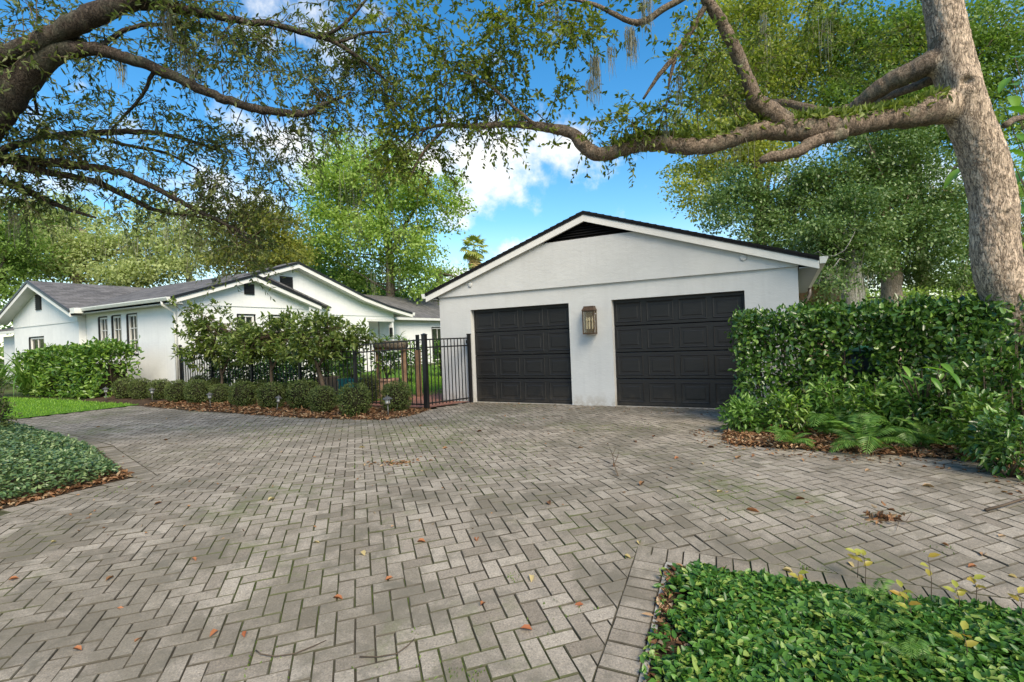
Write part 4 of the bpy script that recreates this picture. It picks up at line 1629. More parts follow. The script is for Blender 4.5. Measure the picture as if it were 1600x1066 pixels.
# ------------------------------------------------------------------ hedges and shrubs
def box_hedge(name, lab, u0, u1, w0, w1, z0, z1, n, L_, W_, mat, core=True, taper=0.0, thin=None, inner=.3):
    c = P((u0 + u1) / 2, (w0 + w1) / 2)
    t_ = thing(name, lab, "hedge", (c.x, c.y, z0), YAW)
    lu, lw, h = (u1 - u0) / 2, (w1 - w0) / 2, z1 - z0
    p = rng.uniform(-1, 1, (n, 3))
    # push most leaves to the clipped faces
    ax = rng.choice(3, n, p=[.16, .46, .38])
    sg = np.where(rng.uniform(size=n) < .5, -1, 1)
    sg = np.where((ax == 2), 1, sg)
    sg = np.where((ax == 1) & (rng.uniform(size=n) < .6), -1, sg)
    depth = np.abs(rng.normal(scale=inner, size=n))
    p[np.arange(n), ax] = sg * (1 - depth)
    p = np.clip(p, -1.0, 1.0)
    pos = np.stack([p[:, 0] * lu, p[:, 1] * lw, (p[:, 2] * .5 + .5) * h], axis=1)
    bul = np.array([mn.noise(Vector((a * 1.6, b * 1.6, c_ * 1.6))) for a, b, c_ in pos])
    out = np.zeros((n, 3))
    out[np.arange(n), ax] = sg
    bul2 = np.array([mn.noise(Vector((a * 4.2, b * 4.2, c_ * 4.2 + 3))) for a, b, c_ in pos])
    pos += out * (bul * .19 + bul2 * .08)[:, None] + rng.normal(scale=.025, size=(n, 3))
    if taper:
        f = 1 - taper * (1 - (pos[:, 0] / lu + 1) / 2)
        pos[:, 2] *= f
    pos[:, 2] = np.maximum(pos[:, 2], .03)
    if thin is not None:
        keep = np.array([thin(a, b, c_) for a, b, c_ in pos])
        keep = rng.uniform(size=n) < keep
        pos, out = pos[keep], out[keep]
    m = len(pos)
    d = unit(out * .5 + rng.normal(scale=.65, size=(m, 3)) + np.array([0, 0, .15]))
    nr = unit(out * .9 + np.array([0, 0, .5]) + rng.normal(scale=.5, size=(m, 3)))
    link("foliage", leaf_mesh("foliage", pos, d, nr, L_ * rng.uniform(.6, 1.25, m), W_ * rng.uniform(.7, 1.2, m), True, .12, .1), mat, t_)
    mb = MB()
    for k in range(int((u1 - u0) * 7)):
        x, y = rng.uniform(-lu, lu) * .95, rng.uniform(-lw, lw) * .6
        hh_ = h * .88 * (1 - taper * (1 - (x / lu + 1) / 2))
        mb.tube([(x, y, 0), (x + rng.uniform(-.1, .1), y + rng.uniform(-.1, .1), hh_ * .5), (x + rng.uniform(-.2, .2), y + rng.uniform(-.15, .15), hh_)], [.016, .011, .004], 5)
    mb.build("stem", M['twig'], t_)
    if core:
        b = MB().box(-lu * .88, lu * .88, -lw * .62, lw * .62, 0.02, h * (.82 if not taper else .6))
        b.build("inner_twigs", M['core'], t_)
    return t_


def thin_right(a, b, c_):
    # sparse patches where the wall and the bin show through
    g_ = mn.noise(Vector((a * 1.1, b, c_ * 1.4 + 5)))
    k = 1.0 if (g_ < .25 or a > -1.2) else .42
    if abs(a + 1.2) < .19 and abs(c_ - .93) < .2:
        k *= .22
    return k


box_hedge("clipped_hedge", "tall glossy green hedge beside the right garage door", 6.62, 12.2, -1.65, -.85, 0, 1.66, 30000, .088, .046, M['hedge'], core=False, thin=thin_right, inner=.55)
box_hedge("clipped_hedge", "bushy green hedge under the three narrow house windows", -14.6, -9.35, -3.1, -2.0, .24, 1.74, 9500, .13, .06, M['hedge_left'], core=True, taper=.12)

# rounded boxwoods: three shapes, copied along the bed
def boxwood_proto():
    t_ = thing("boxwood_shrub", "x", "shrub", (0, 0, 0), 0, "clipped boxwoods in front of the iron fence")
    n = 3000
    p, d = in_ellipsoid(n, (0, 0, 0), (1, 1, 1), .12)
    d2 = d.copy()
    bul = np.array([mn.noise(Vector(v * 2.3 + rng.uniform(0, .02))) for v in d])
    off_ = float(rng.uniform(0, 50))
    bul2 = np.array([mn.noise(Vector(v * 5 + off_)) for v in d])
    p = p * (1 + .14 * bul + .10 * bul2)[:, None]
    sq = np.sign(p) * np.abs(p) ** .8
    pos = np.stack([sq[:, 0] * .33, sq[:, 1] * .33, .32 + sq[:, 2] * .31], axis=1)
    pos[:, 2] = np.maximum(pos[:, 2], .02)
    dd = unit(d2 * .6 + rng.normal(scale=.6, size=(n, 3)))
    link("foliage", leaf_mesh("foliage", pos, dd, unit(d2 + rng.normal(scale=.5, size=(n, 3))), .042 * rng.uniform(.6, 1.3, n), .022, False, .1), M['boxwood'], t_)
    mb = MB().lathe([(.05, .0), (.18, .1), (.255, .25), (.25, .42), (.16, .53), (.03, .56)], 0, 0, 14)
    mb.build("inner_twigs", M['core'], t_)
    return t_


BP = [boxwood_proto() for _ in range(3)]
bw = [(188, 624, 1.0, "small boxwood at the lawn's corner, first in the row on the house side"),
      (212, 625, 1.0, "boxwood second from the lawn, between two path lights"),
      (242, 626, 1.0, "boxwood right behind the path light where lawn meets paving"),
      (269, 631, 1.05, "upright boxwood just before the fence's end post at the house"),
      (301, 633, 1.15, "wide dark boxwood next to the middle path light"),
      (338, 632, .95, "boxwood directly behind the middle path light"),
      (374, 638, 1.05, "flat topped boxwood between the middle and the tilted path light"),
      (418, 641, 1.05, "boxwood behind the tilted path light"),
      (467, 642, 1.30, "large rounded boxwood at the foot of the leaning shrub trunk"),
      (499, 647, 1.0, "brownish boxwood squeezed between two larger ones"),
      (549, 653, 1.22, "biggest boxwood nearest the paving edge"),
      (617, 646, 1.08, "boxwood next to the gate with a path light before it"),
      (306, 618, .95, "back row boxwood near the fence's house end"),
      (334, 618, .9, "back row boxwood by the first shrub trunk"),
      (376, 622, .95, "back row boxwood at the second shrub trunk"),
      (405, 624, .85, "low back row boxwood behind the tilted path light"),
      (572, 630, 1.1, "back row boxwood against the iron gate"),
      (440, 628, .9, "back row boxwood peeping over behind the large rounded one")]
for i, (px, py, s_, lab) in enumerate(bw):
    o = BP[i] if i < 3 else copy_tree(BP[i % 3])
    p = gnd(px, py)
    o.location = (p.x, p.y + .20 * s_, p.z)
    o.rotation_euler = (0, 0, i * 1.3)
    o.scale = (s_ * rng.uniform(.74, .85), s_ * rng.uniform(.74, .85), s_ * rng.uniform(.80, .98))
    o['label'] = lab


# loose multi-stem shrubs in front of the fence
def rosette_shrub(lab, base, trunkpts, lobes, n, L_=.15):
    t_ = thing("small_tree", lab, "tree", base, 0, "small trees before the iron fence")
    off = np.array(base)
    mb = MB(base)
    tips = []
    for tp in trunkpts:
        branch_tube(mb, tp, 7, .1, .1)
        tips.append(tp[-1][:3])
    vols = np.array([np.prod(r) for _, r in lobes])
    ros, dirs_ = [], []
    for (c, r), v in zip(lobes, vols / vols.sum()):
        p_, d_ = in_ellipsoid(max(4, int(n * v)), c, r, .45)
        ros.append(p_)
        dirs_.append(d_)
    ros, dirs_ = np.concatenate(ros), unit(np.concatenate(dirs_) + np.array([0, 0, .6]))
    for k in range(0, len(ros), 3):
        tp = np.array(tips[k % len(tips)])
        q_ = ros[k]
        mid = tp * .5 + q_ * .5 + rng.normal(scale=.06, size=3)
        mb.tube([Vector(tp), Vector(mid), Vector(q_)], [.011, .008, .004], 4)
    mb.build("trunk", M['twig'], t_)
    per = 9
    m = len(ros) * per
    sd_ = np.repeat(dirs_, per, axis=0)
    ld = unit(sd_ * .45 + rng.normal(scale=.75, size=(m, 3)))
    bp = np.repeat(ros, per, axis=0) + rng.normal(scale=.035, size=(m, 3))
    nr = unit(np.array([0, 0, 1.0]) + rng.normal(scale=.5, size=(m, 3)))
    link("crown", leaf_mesh("crown", bp - off, ld, nr, L_ * rng.uniform(.55, 1.15, m), L_ * .42 * rng.uniform(.7, 1.1, m), True, .12, .15), M['privet'], t_)


def A4(px, py, y, rpx):
    v = at(px, py, y)
    return (v.x, v.y, v.z, rpx * y / 800)


def LB_(px, py, y, rx, ry, rd=None):
    v = at(px, py, y)
    k = y / 800
    return ((v.x, v.y, v.z), (rx * k, (rd or rx) * k, ry * k))


b = at(345, 617, 14.1)
rosette_shrub("airy small tree with open twiggy crown, closest to the house corner", (b.x, b.y, G(b.x, b.y)),
              [[A4(345, 625, 14.1, 2.2), A4(346, 585, 14.1, 2), A4(330, 545, 14.1, 1.5), A4(315, 505, 14, 1)], [A4(347, 585, 14.1, 1.6), A4(362, 550, 14.1, 1.3), A4(370, 520, 14.2, 1)]],
              [LB_(325, 510, 14.1, 45, 40), LB_(305, 540, 13.8, 28, 20), LB_(370, 530, 14.2, 45, 32), LB_(335, 555, 14.2, 55, 22), LB_(345, 480, 14.2, 18, 12), LB_(275, 475, 13.7, 22, 9), LB_(300, 515, 14, 30, 20)], 340)
b = at(424, 617, 13.3)
rosette_shrub("dense small tree with straight trunk, middle of the three", (b.x, b.y, G(b.x, b.y)),
              [[A4(424, 625, 13.3, 2.6), A4(424, 585, 13.3, 2.4), A4(420, 550, 13.3, 1.8), A4(405, 525, 13.3, 1.2)], [A4(424, 580, 13.3, 1.8), A4(440, 545, 13.2, 1.4), A4(450, 520, 13.2, 1)]],
              [LB_(420, 530, 13.3, 50, 28), LB_(395, 552, 13.2, 40, 18), LB_(455, 512, 13.2, 30, 26), LB_(450, 545, 13.1, 40, 24), LB_(432, 500, 13.2, 25, 14), LB_(385, 535, 13.5, 40, 24)], 370)
b = at(505, 612, 12.4)
rosette_shrub("dense small tree on a forked leaning trunk, nearest the gate", (b.x, b.y, G(b.x, b.y)),
              [[A4(508, 618, 12.3, 4), A4(500, 585, 12.4, 3.2), A4(494, 568, 12.4, 2.6), A4(478, 545, 12.4, 1.5), A4(465, 525, 12.4, 1)], [A4(496, 575, 12.4, 2.2), A4(508, 555, 12.4, 1.8), A4(530, 530, 12.4, 1)]],
              [LB_(505, 525, 12.4, 52, 30), LB_(475, 548, 12.3, 45, 22), LB_(535, 540, 12.2, 36, 22), LB_(560, 522, 12.3, 26, 20), LB_(500, 500, 12.5, 40, 16), LB_(590, 528, 12.2, 14, 10)], 330)

# strap-leaved clump by the lawn and the dark shrub at the drive's left edge
p = at(45, 612, 16.2)
for k, (dx, dy, s_, lab) in enumerate(((0, 0, 1.25, "spreading clump of long arching strap leaves beside the left gable"), (-1.3, .2, 1.05, "strap leaved clump at the far left edge under the gable"), (.9, .5, .9, "smaller strap leaved clump tucked against the house hedge"))):
    o = strap_plant("strap_leaf_plant", lab, "plant", (p.x + dx, p.y + dy, G(p.x, p.y) + .15), 75, 1.15 * s_, .085, M['strap'], 1.0, "strap leaved plants by the house", None, .35)
p = at(-8, 694, 8.6)
t_ = thing("dark_shrub", "dark leafy shrub at the driveway's left edge by the ground cover", "shrub", (p.x, p.y, G(p.x, p.y)))
n = 1500
lo = [LB_(-10, 620, 8.6, 30, 35), LB_(-5, 655, 8.5, 32, 30), LB_(12, 668, 8.4, 18, 18), LB_(-30, 640, 8.7, 40, 50)]
bs, dd, nr, L_, cs = crown_mesh(lo, 60, 26, .055, .07, .8)
link("foliage", leaf_mesh("foliage", bs - np.array(t_.location), dd, nr, L_, .028), M['boxwood'], t_)
mb = MB(t_.location)
for k in range(24):
    q = cs[k % len(cs)]
    mb.tube([Vector((p.x, p.y, G(p.x, p.y))), Vector(q) * .5 + Vector((p.x, p.y, G(p.x, p.y) + .2)) * .5, Vector(q)], [.014, .009, .004], 5)
mb.build("stem", M['twig'], t_)

# yard hedges and shrubs seen through the fence
c0 = P(-2.2, 6.2)
box_hedge("yard_hedge", "clipped hedge across the yard seen through the gate", -4.6, -.35, 5.6, 6.6, .02, 1.45, 3000, .12, .06, M['hedge_left'], core=True)
for k, (u, w, r, h, lab) in enumerate(((-7.3, 1.0, .6, 1.1, "leafy yard shrub against the house gable, behind the fence"), (-6.0, 2.4, .7, 1.3, "tall leafy yard shrub behind the middle small tree"),
                                  (-4.7, 1.4, .6, 1.1, "round yard shrub behind the fence near the clay planter"), (-4.0, 3.6, .7, 1.4, "pale green yard shrub above the teal planter"),
                                  (-.5, 4.0, .35, .9, "small dark shrub at the garage's side wall"),
        (-7.9, -.35, .55, 1.0, "dark shrub right behind the fence's house end"), (-6.7, -.3, .6, 1.05, "dark shrub right behind the fence, by the first small tree"),
        (-5.5, -.3, .6, 1.0, "dark shrub right behind the fence, at its middle"), (-4.3, -.2, .6, 1.05, "dark shrub right behind the fence, by the second small tree"))):
    q = P(u, w)
    leafy_plant("yard_shrub", lab, "shrub", (q.x, q.y, G(q.x, q.y)), 700, r, h, M['hedge_left'] if k < 4 else M['hedge'], .13, "shrubs in the yard behind the fence")

# bin half hidden in the hedge
bp_ = at(1348, 640, 7.05)
q = P(8.2, -.55)
bn = thing("wheeled_bin", "dark wheeled bin with green lid half hidden in the hedge", "bin", (q.x, q.y, 0), YAW)
mb = MB()
mb.add([(-.24, -.26, .06), (.24, -.26, .06), (.24, .24, .06), (-.24, .24, .06), (-.29, -.33, 1.0), (.29, -.33, 1.0), (.29, .33, 1.0), (-.29, .33, 1.0)],
       [(0, 3, 2, 1), (0, 1, 5, 4), (1, 2, 6, 5), (2, 3, 7, 6), (3, 0, 4, 7), (4, 5, 6, 7)])
mb.build("body", M['bin'], bn, .02)
mb = MB()
mb.add([(-.31, -.37, 1.0), (.31, -.37, 1.0), (.31, .35, 1.02), (-.31, .35, 1.02), (-.29, -.34, 1.05), (.29, -.34, 1.05), (.27, .33, 1.11), (-.27, .33, 1.11)],
       [(0, 3, 2, 1), (0, 1, 5, 4), (1, 2, 6, 5), (2, 3, 7, 6), (3, 0, 4, 7), (4, 5, 6, 7)])
mb.build("lid", M['binlid'], bn, .01)
MB().tube([(-.2, .40, .98), (.2, .40, .98)], .016, 8).build("handle", M['bin'], bn)
for sx in (-.27, .27):
    MB().tube([(sx - .03, .22, .10), (sx + .03, .22, .10)], .10, 16).build("wheel", M['black'], bn)
mb = MB()
mb.add([(-.16, -.333, .86), (.06, -.333, .86), (.06, -.338, .93), (-.16, -.338, .93), (-.16, -.328, .86), (.06, -.328, .86), (.06, -.332, .93), (-.16, -.332, .93)],
       [(0, 1, 2, 3), (4, 7, 6, 5), (0, 4, 5, 1), (1, 5, 6, 2), (2, 6, 7, 3), (3, 7, 4, 0)])
mb.build("label_sticker", M['binlabel'], bn)


# ferns along the foot of the hedge
def frond_mesh(L_, arch, k=22):
    vs_, fs_ = [], []
    def spine(f):
        return Vector((L_ * f * (1 - .12 * f), 0, L_ * (arch * f - .95 * arch * f * f - .12 * f * f)))
    for i in range(6):
        f0, f1 = i / 6, (i + 1) / 6
        a, b_ = spine(f0), spine(f1)
        n0 = len(vs_)
        vs_ += [a + Vector((0, -.003, 0)), a + Vector((0, .003, 0)), b_ + Vector((0, .003, 0)), b_ + Vector((0, -.003, 0))]
        fs_.append((n0, n0 + 1, n0 + 2, n0 + 3))
    for i in range(k):
        f = .12 + .88 * i / k
        a = spine(f)
        d_ = (spine(min(f + .03, 1)) - a).normalized()
        ln = L_ * .23 * math.sin(math.pi * min(1, .18 + f * .80)) ** .8 + .012
        for s_ in (-1, 1):
            v = (Vector((0, s_, -.22 + random.uniform(-.12, .12))) + d_ * .45).normalized()
            w_ = L_ * .030
            n0 = len(vs_)
            vs_ += [a - d_ * w_ * .5, a + v * ln * .5 + d_ * w_ * .6, a + v * ln + Vector((0, 0, -ln * .15)), a + v * ln * .5 - d_ * w_ * .6]
            fs_.append((n0, n0 + 1, n0 + 2, n0 + 3))
    me_ = bpy.data.meshes.new("frond")
    me_.from_pydata(vs_, [], fs_)
    me_.update()
    me_.materials.append(M['fern'])
    return me_


FM = [frond_mesh(.52, .75), frond_mesh(.60, .95), frond_mesh(.44, .6), frond_mesh(.66, 1.15)]
for i, (px, py, nfr, s_, lab) in enumerate((
        (1185, 668, 9, .75, "small fern at the hedge's front corner near the garage"),
        (1232, 690, 10, .85, "fern at the hedge foot, just in from the paving corner"),
        (1300, 676, 13, 1.1, "full fern below the pale gap in the hedge"),
        (1352, 698, 13, 1.15, "large arching fern reaching over the leaf litter"),
        (1405, 685, 13, 1.05, "bright fern in the middle of the hedge foot"),
        (1450, 692, 12, 1.0, "fern below the broad leaved sprig"),
        (1500, 690, 11, .95, "darker fern left of the oak trunk's foot"),
        (1545, 705, 10, .9, "fern in front of the oak trunk's foot"),
        (1270, 650, 11, 1.0, "fern set back against the hedge left of the bin"),
        (1385, 655, 12, 1.1, "fern set back against the hedge under the bin"),
        (1475, 650, 11, 1.1, "fern set back against the hedge near the oak"))):
    p = gnd(px, py + 9)
    f_ = thing("fern", lab, "fern", p, random.uniform(0, 6), "ferns along the hedge")
    for k in range(nfr):
        o = link("frond", FM[(k + i) % 4], None, f_)
        o.rotation_euler = (random.uniform(-.25, .25), random.uniform(-.85, .1), k * 2.399 + random.uniform(-.2, .2))
        o.location = (0, 0, .03)
        q_ = s_ * random.uniform(.65, 1.05)
        o.scale = (q_, q_, q_)


for i, (px, py, hpx, rpx, n_, mk, lab) in enumerate((
        (1170, 668, 55, 34, 420, 'fern', "low bright green undergrowth at the hedge's front corner"),
        (1240, 672, 70, 40, 420, 'hedge_left', "low leafy undergrowth under the hedge's sparse patch"),
        (1310, 668, 85, 36, 420, 'fern', "low leafy undergrowth rising behind the full fern"),
        (1380, 680, 95, 42, 460, 'hedge_left', "low leafy undergrowth under the bin"),
        (1440, 684, 100, 40, 460, 'fern', "bright undergrowth below the broad leaved sprig"),
        (1500, 690, 120, 44, 520, 'hedge', "dark undergrowth left of the oak's foot"),
        (1555, 715, 110, 40, 460, 'hedge_left', "undergrowth in front of the oak's foot"),
        (1595, 740, 100, 34, 380, 'hedge', "dark undergrowth at the drive's right edge"))):
    p = gnd(px, py + 11)
    n_ = int(n_ * 1.5)
    k = p.y / 800
    t_ = thing("low_shrub", lab, "shrub", p, 0, "low undergrowth along the hedge")
    q, d_ = in_ellipsoid(n_, (0, .15, hpx * k * .5), (rpx * k, .28, hpx * k * .55), .5)
    q[:, 2] = np.maximum(q[:, 2], .03)
    dd_ = unit(d_ * .6 + rng.normal(scale=.6, size=(n_, 3)))
    link("foliage", leaf_mesh("foliage", q, dd_, unit(np.array([0, -.2, 1.]) + rng.normal(scale=.5, size=(n_, 3))), .10 * rng.uniform(.5, 1.2, n_), .032, True, .12, .2), M[mk], t_)
    mb = MB()
    for j in range(9):
        e = Vector(q[j])
        mb.tube([(e.x * .2, .1, 0), (e.x * .6, e.y * .6, e.z * .6), e], [.007, .005, .003], 4)
    mb.build("stem", M['twig'], t_)


def big_leaf(L_, W_, curl):
    vs_, fs_ = [], []
    k = 7
    for i in range(k):
        f = i / (k - 1)
        w_ = W_ * math.sin(math.pi * min(.98, f * .93 + .05)) ** .7 * (1 - .25 * f) if 0 < i < k - 1 else .004
        z = -curl * L_ * f * f
        for j, s_ in enumerate((-1, -.5, 0, .5, 1)):
            vs_.append((L_ * f, s_ * w_ / 2, z + abs(s_) * w_ * .16 + (.004 * math.sin(i * 2.2) if j % 2 else 0)))
    for i in range(k - 1):
        for j in range(4):
            fs_.append((i * 5 + j, i * 5 + j + 5, i * 5 + j + 6, i * 5 + j + 1))
    me_ = bpy.data.meshes.new("leaf")
    me_.from_pydata(vs_, [], fs_)
    me_.polygons.foreach_set("use_smooth", [True] * len(fs_))
    me_.update()
    me_.materials.append(M['bigleaf'])
    return me_


BLM = [big_leaf(1, .42, .25), big_leaf(1, .38, .45), big_leaf(1, .46, .1)]


def big_leaf_plant(name, lab, cat, root, tips, Ls, group=None, face=None):
    t_ = thing(name, lab, cat, root, 0, group)
    mb = MB(root)
    for j, tp in enumerate(tips):
        tp = Vector(tp)
        rt = Vector(root)
        mb.tube([rt, rt.lerp(tp, .5) + Vector((0, 0, .1)), tp], [.012, .009, .005], 5)
        o = link("leaf", BLM[j % 3], None, t_, tp - rt)
        s_ = Ls * random.uniform(.75, 1.15)
        o.scale = (s_, s_, s_)
        a = random.uniform(0, 6.28) if face is None else face + random.uniform(-1.3, 1.3)
        o.rotation_euler = (random.uniform(-.4, .4), random.uniform(-.1, .6), a)
    mb.build("stem", M['twig'], t_)


sp = [(1440, 575), (1455, 590), (1428, 590), (1470, 568), (1410, 572), (1405, 585), (1450, 600), (1480, 580)]
big_leaf_plant("broad_leaf_sapling", "sapling with broad pale green leaves poking from the hedge", "plant", gnd(1445, 680),
               [at(x, y, 5.75 - .1 * (i % 3)) for i, (x, y) in enumerate(sp)], .22, None, -1.6)
sp = [(1590, 210), (1575, 235), (1600, 255), (1580, 120), (1600, 150), (1570, 170), (1610, 190), (1595, 290), (1545, 250), (1520, 265), (1530, 255), (1600, 320), (1580, 345), (1605, 370), (1620, 230), (1625, 300), (1600, 100), (1590, 410), (1590, 130), (1588, 165), (1596, 225), (1592, 330), (1598, 350), (1592, 270), (1500, 240), (1508, 262), (1512, 285), (1495, 258), (1594, 385), (1585, 90), (1580, 150)]
big_leaf_plant("broad_leaf_tree", "broad leaved tropical tree behind the oak trunk at the right edge", "tree", (9.6, 8.2, G(9.6, 8.2)),
               [at(x, y, 7.0 + .25 * (i % 4)) for i, (x, y) in enumerate(sp)], .40, None, -1.8)
# leafy climbers round the oak's foot
t_ = thing("climbing_shrub", "leafy green shrub wrapped round the foot of the leaning oak", "shrub", (6.1, 6.0, 0))
lo = [LB_(1575, 515, 5.9, 45, 30), LB_(1590, 560, 5.7, 35, 40), LB_(1530, 600, 5.8, 55, 40), LB_(1600, 620, 5.5, 40, 50), LB_(1590, 690, 5.2, 30, 40), LB_(1500, 560, 6.0, 40, 40)]
bs, dd, nr, L_, cs = crown_mesh(lo, 100, 13, .085, .10, .8)
link("foliage", leaf_mesh("foliage", bs - np.array(t_.location), dd, nr, L_, .042), M['hedge'], t_)
mb = MB(t_.location)
for k in range(26):
    q = Vector(cs[(k * 3) % len(cs)])
    mb.tube([Vector((q.x * .6 + 6.1 * .4, q.y * .6 + 6.0 * .4, 0)), Vector((q.x, q.y, q.z * .5)), q], [.012, .009, .004], 5)
mb.build("stem", M['twig'], t_)


# ------------------------------------------------------------------ ground cover and leaf litter
def cover(name, lab, poly, n, hfun, L_, W_, mat):
    xs, ys = [p[0] for p in poly], [p[1] for p in poly]
    pts = []
    while len(pts) < n:
        x, y = random.uniform(min(xs), max(xs)), random.uniform(min(ys), max(ys))
        if not inside((x, y), poly):
            continue
        if abs(x) > y * 1.1 + .5 or y < 1.75:
            continue
        h = hfun(x, y)
        if h <= 0:
            continue
        pts.append((x, y, G(x, y) + h * (1 - abs(random.gauss(0, .28)))))
    pts = np.array(pts)
    pts[:, 2] = np.maximum(pts[:, 2], [G(a, b_) + .012 for a, b_, _ in pts])
    d = rdir(n)
    d[:, 2] = np.abs(d[:, 2]) * .35
    nr = unit(np.array([0, 0, 1.]) + rng.normal(scale=.42, size=(n, 3)))
    o = link(name, leaf_mesh(name, pts, d, nr, L_ * rng.uniform(.55, 1.2, n), W_ * rng.uniform(.7, 1.15, n), True, .12, .12), mat)
    tag(o, lab, 'ground cover', kind='stuff')
    return o


def edge_dist(x, y, lines):
    return min(max(0, (Vector((x, y)) - Vector(a)).dot(Vector(n))) for a, n in lines)


def h_right(x, y):
    d = edge_dist(x, y, ((FC, (-n1.x, -n1.y)), (FC, (-n2.x, -n2.y))))
    e = .10 + .10 * mn.noise(Vector((x * 3, y * 3, 0)))
    if (Vector((x, y)) - FC).dot(Vector((-n1.x, -n1.y))) < .15 + .17 * mn.noise(Vector((x * 4, y * 4, 3))):
        return 0 if random.random() < .85 else .03
    return .03 + .075 * min(1, d / .35) + .04 * mn.noise(Vector((x * 4, y * 4, 9)))


cover("ground_cover", "glossy green ground cover filling the near right bed", [tuple(FC - n2 * .02), tuple(FC + E1 * 3), (4.5, 1.2), tuple(FC + E2 * 4 + n2 * .05)], 23000, h_right, .050, .027, M['cover'])
LB_lines = []
for k in (0, 1, 2, 3):
    a, b = Vector(BED_L[k]), Vector(BED_L[k + 1])
    t_ = (b - a).normalized()
    LB_lines.append((a, (-t_.y, t_.x)))


def h_left(x, y):
    d = edge_dist(x, y, LB_lines)
    if d < .10 + .08 * mn.noise(Vector((x * 4, y * 4, 3))):
        return 0
    return .05 + .30 * min(1, d / 1.1) ** .7 + .05 * mn.noise(Vector((x * 2.5, y * 2.5, 9)))


cover("ground_cover", "grey green ground cover mounded on the left bed", [(-7.5, 3.3), (-4.92, 4.85), (-4.45, 5.92), (-6.4, 7.8), (-8.56, 9.18), (-10.5, 9.3), (-8.5, 5)], 22000, h_left, .056, .029, M['cover_blue'])


def litter(name, lab, poly, n, L_, mat, zo=.012, lift=.035, parent=None):
    xs, ys = [p[0] for p in poly], [p[1] for p in poly]
    pts = []
    while len(pts) < n:
        x, y = random.uniform(min(xs), max(xs)), random.uniform(min(ys), max(ys))
        if inside((x, y), poly):
            pts.append((x, y, G(x, y) + zo + random.random() * lift))
    pts = np.array(pts)
    d = rdir(n)
    d[:, 2] *= .3
    nr = unit(np.array([0, 0, 1.]) + rng.normal(scale=.5, size=(n, 3)))
    o = link(name, leaf_mesh(name, pts, d, nr, L_ * rng.uniform(.5, 1.3, n), L_ * .42 * rng.uniform(.5, 1.2, n), True, .35, .25), mat)
    return tag(o, lab, 'leaf litter', kind='stuff')


litter("leaf_litter", "brown fallen leaves under the clipped boxwoods", [(-9.1, 12.5), (-7.3, 11.5), (-4.2, 10.24), (-2.45, 9.5), (-1.95, 10.05), (-1.75, 10.75), (-2.2, 10.9), (-8.5, 13.6)], 4200, .085, M['litter'])
litter("leaf_litter", "brown fallen leaves along the foot of the ferns and hedge", [(3.3, 7.6), (2.85, 7.0), (2.62, 6.42), (3.1, 6.05), (3.89, 5.62), (4.6, 5.22), (4.75, 4.85), (4.45, 4.35), (5.0, 3.6), (6.5, 4.5), (6.0, 6.3), (4.2, 7.2)], 7500, .062, M['litter'], .012, .05)
litter("leaf_litter", "brown fallen leaves in the corner of the near right bed", [tuple(FC + E1 * .02), tuple(FC + E1 * 1.8), tuple(FC + E1 * 1.8 + E2 * .30), tuple(FC + E1 * .25 + E2 * .26), tuple(FC + E2 * .55 - n2 * .14), tuple(FC + E2 * .55)], 620, .055, M['litter'], .008, .02)
litter("leaf_litter", "brown fallen leaves along the edge of the left ground cover", [(-5.2, 4.2), (-4.92, 4.87), (-4.47, 5.92), (-4.9, 6.3), (-5.0, 6.1), (-4.75, 5.85), (-5.15, 4.9), (-5.5, 4.2)], 550, .075, M['litter'], .01, .03)
litter("leaf_litter", "few stray leaf crumbs scattered over the grey paving", [(-4, 4), (2.5, 4), (3.4, 6.2), (2.8, 8.8), (-1, 11.2), (-4, 9.8), (-7.5, 11)], 260, .035, M['litter'], .004, .004)

DRIFT = [(2.5, 7.4), (2.3, 6.4), (2.9, 5.7), (3.8, 5.2), (4.3, 4.9), (4.0, 4.2), (4.9, 3.3), (5.2, 4.6), (4.0, 5.75), (2.9, 6.4), (3.1, 7.4)]
litter("leaf_litter", "thin drift of brown leaf bits spilling from the hedge bed onto the paving", DRIFT, 420, .048, M['litter'], .004, .006)
litter("leaf_litter", "brown leaf bits gathered along the foot of the garage doors", [xy(P(1.0, -.5)), xy(P(6.8, -.9)), xy(P(6.8, -.08)), xy(P(1.0, -.06))], 150, .04, M['litter'], .004, .004)
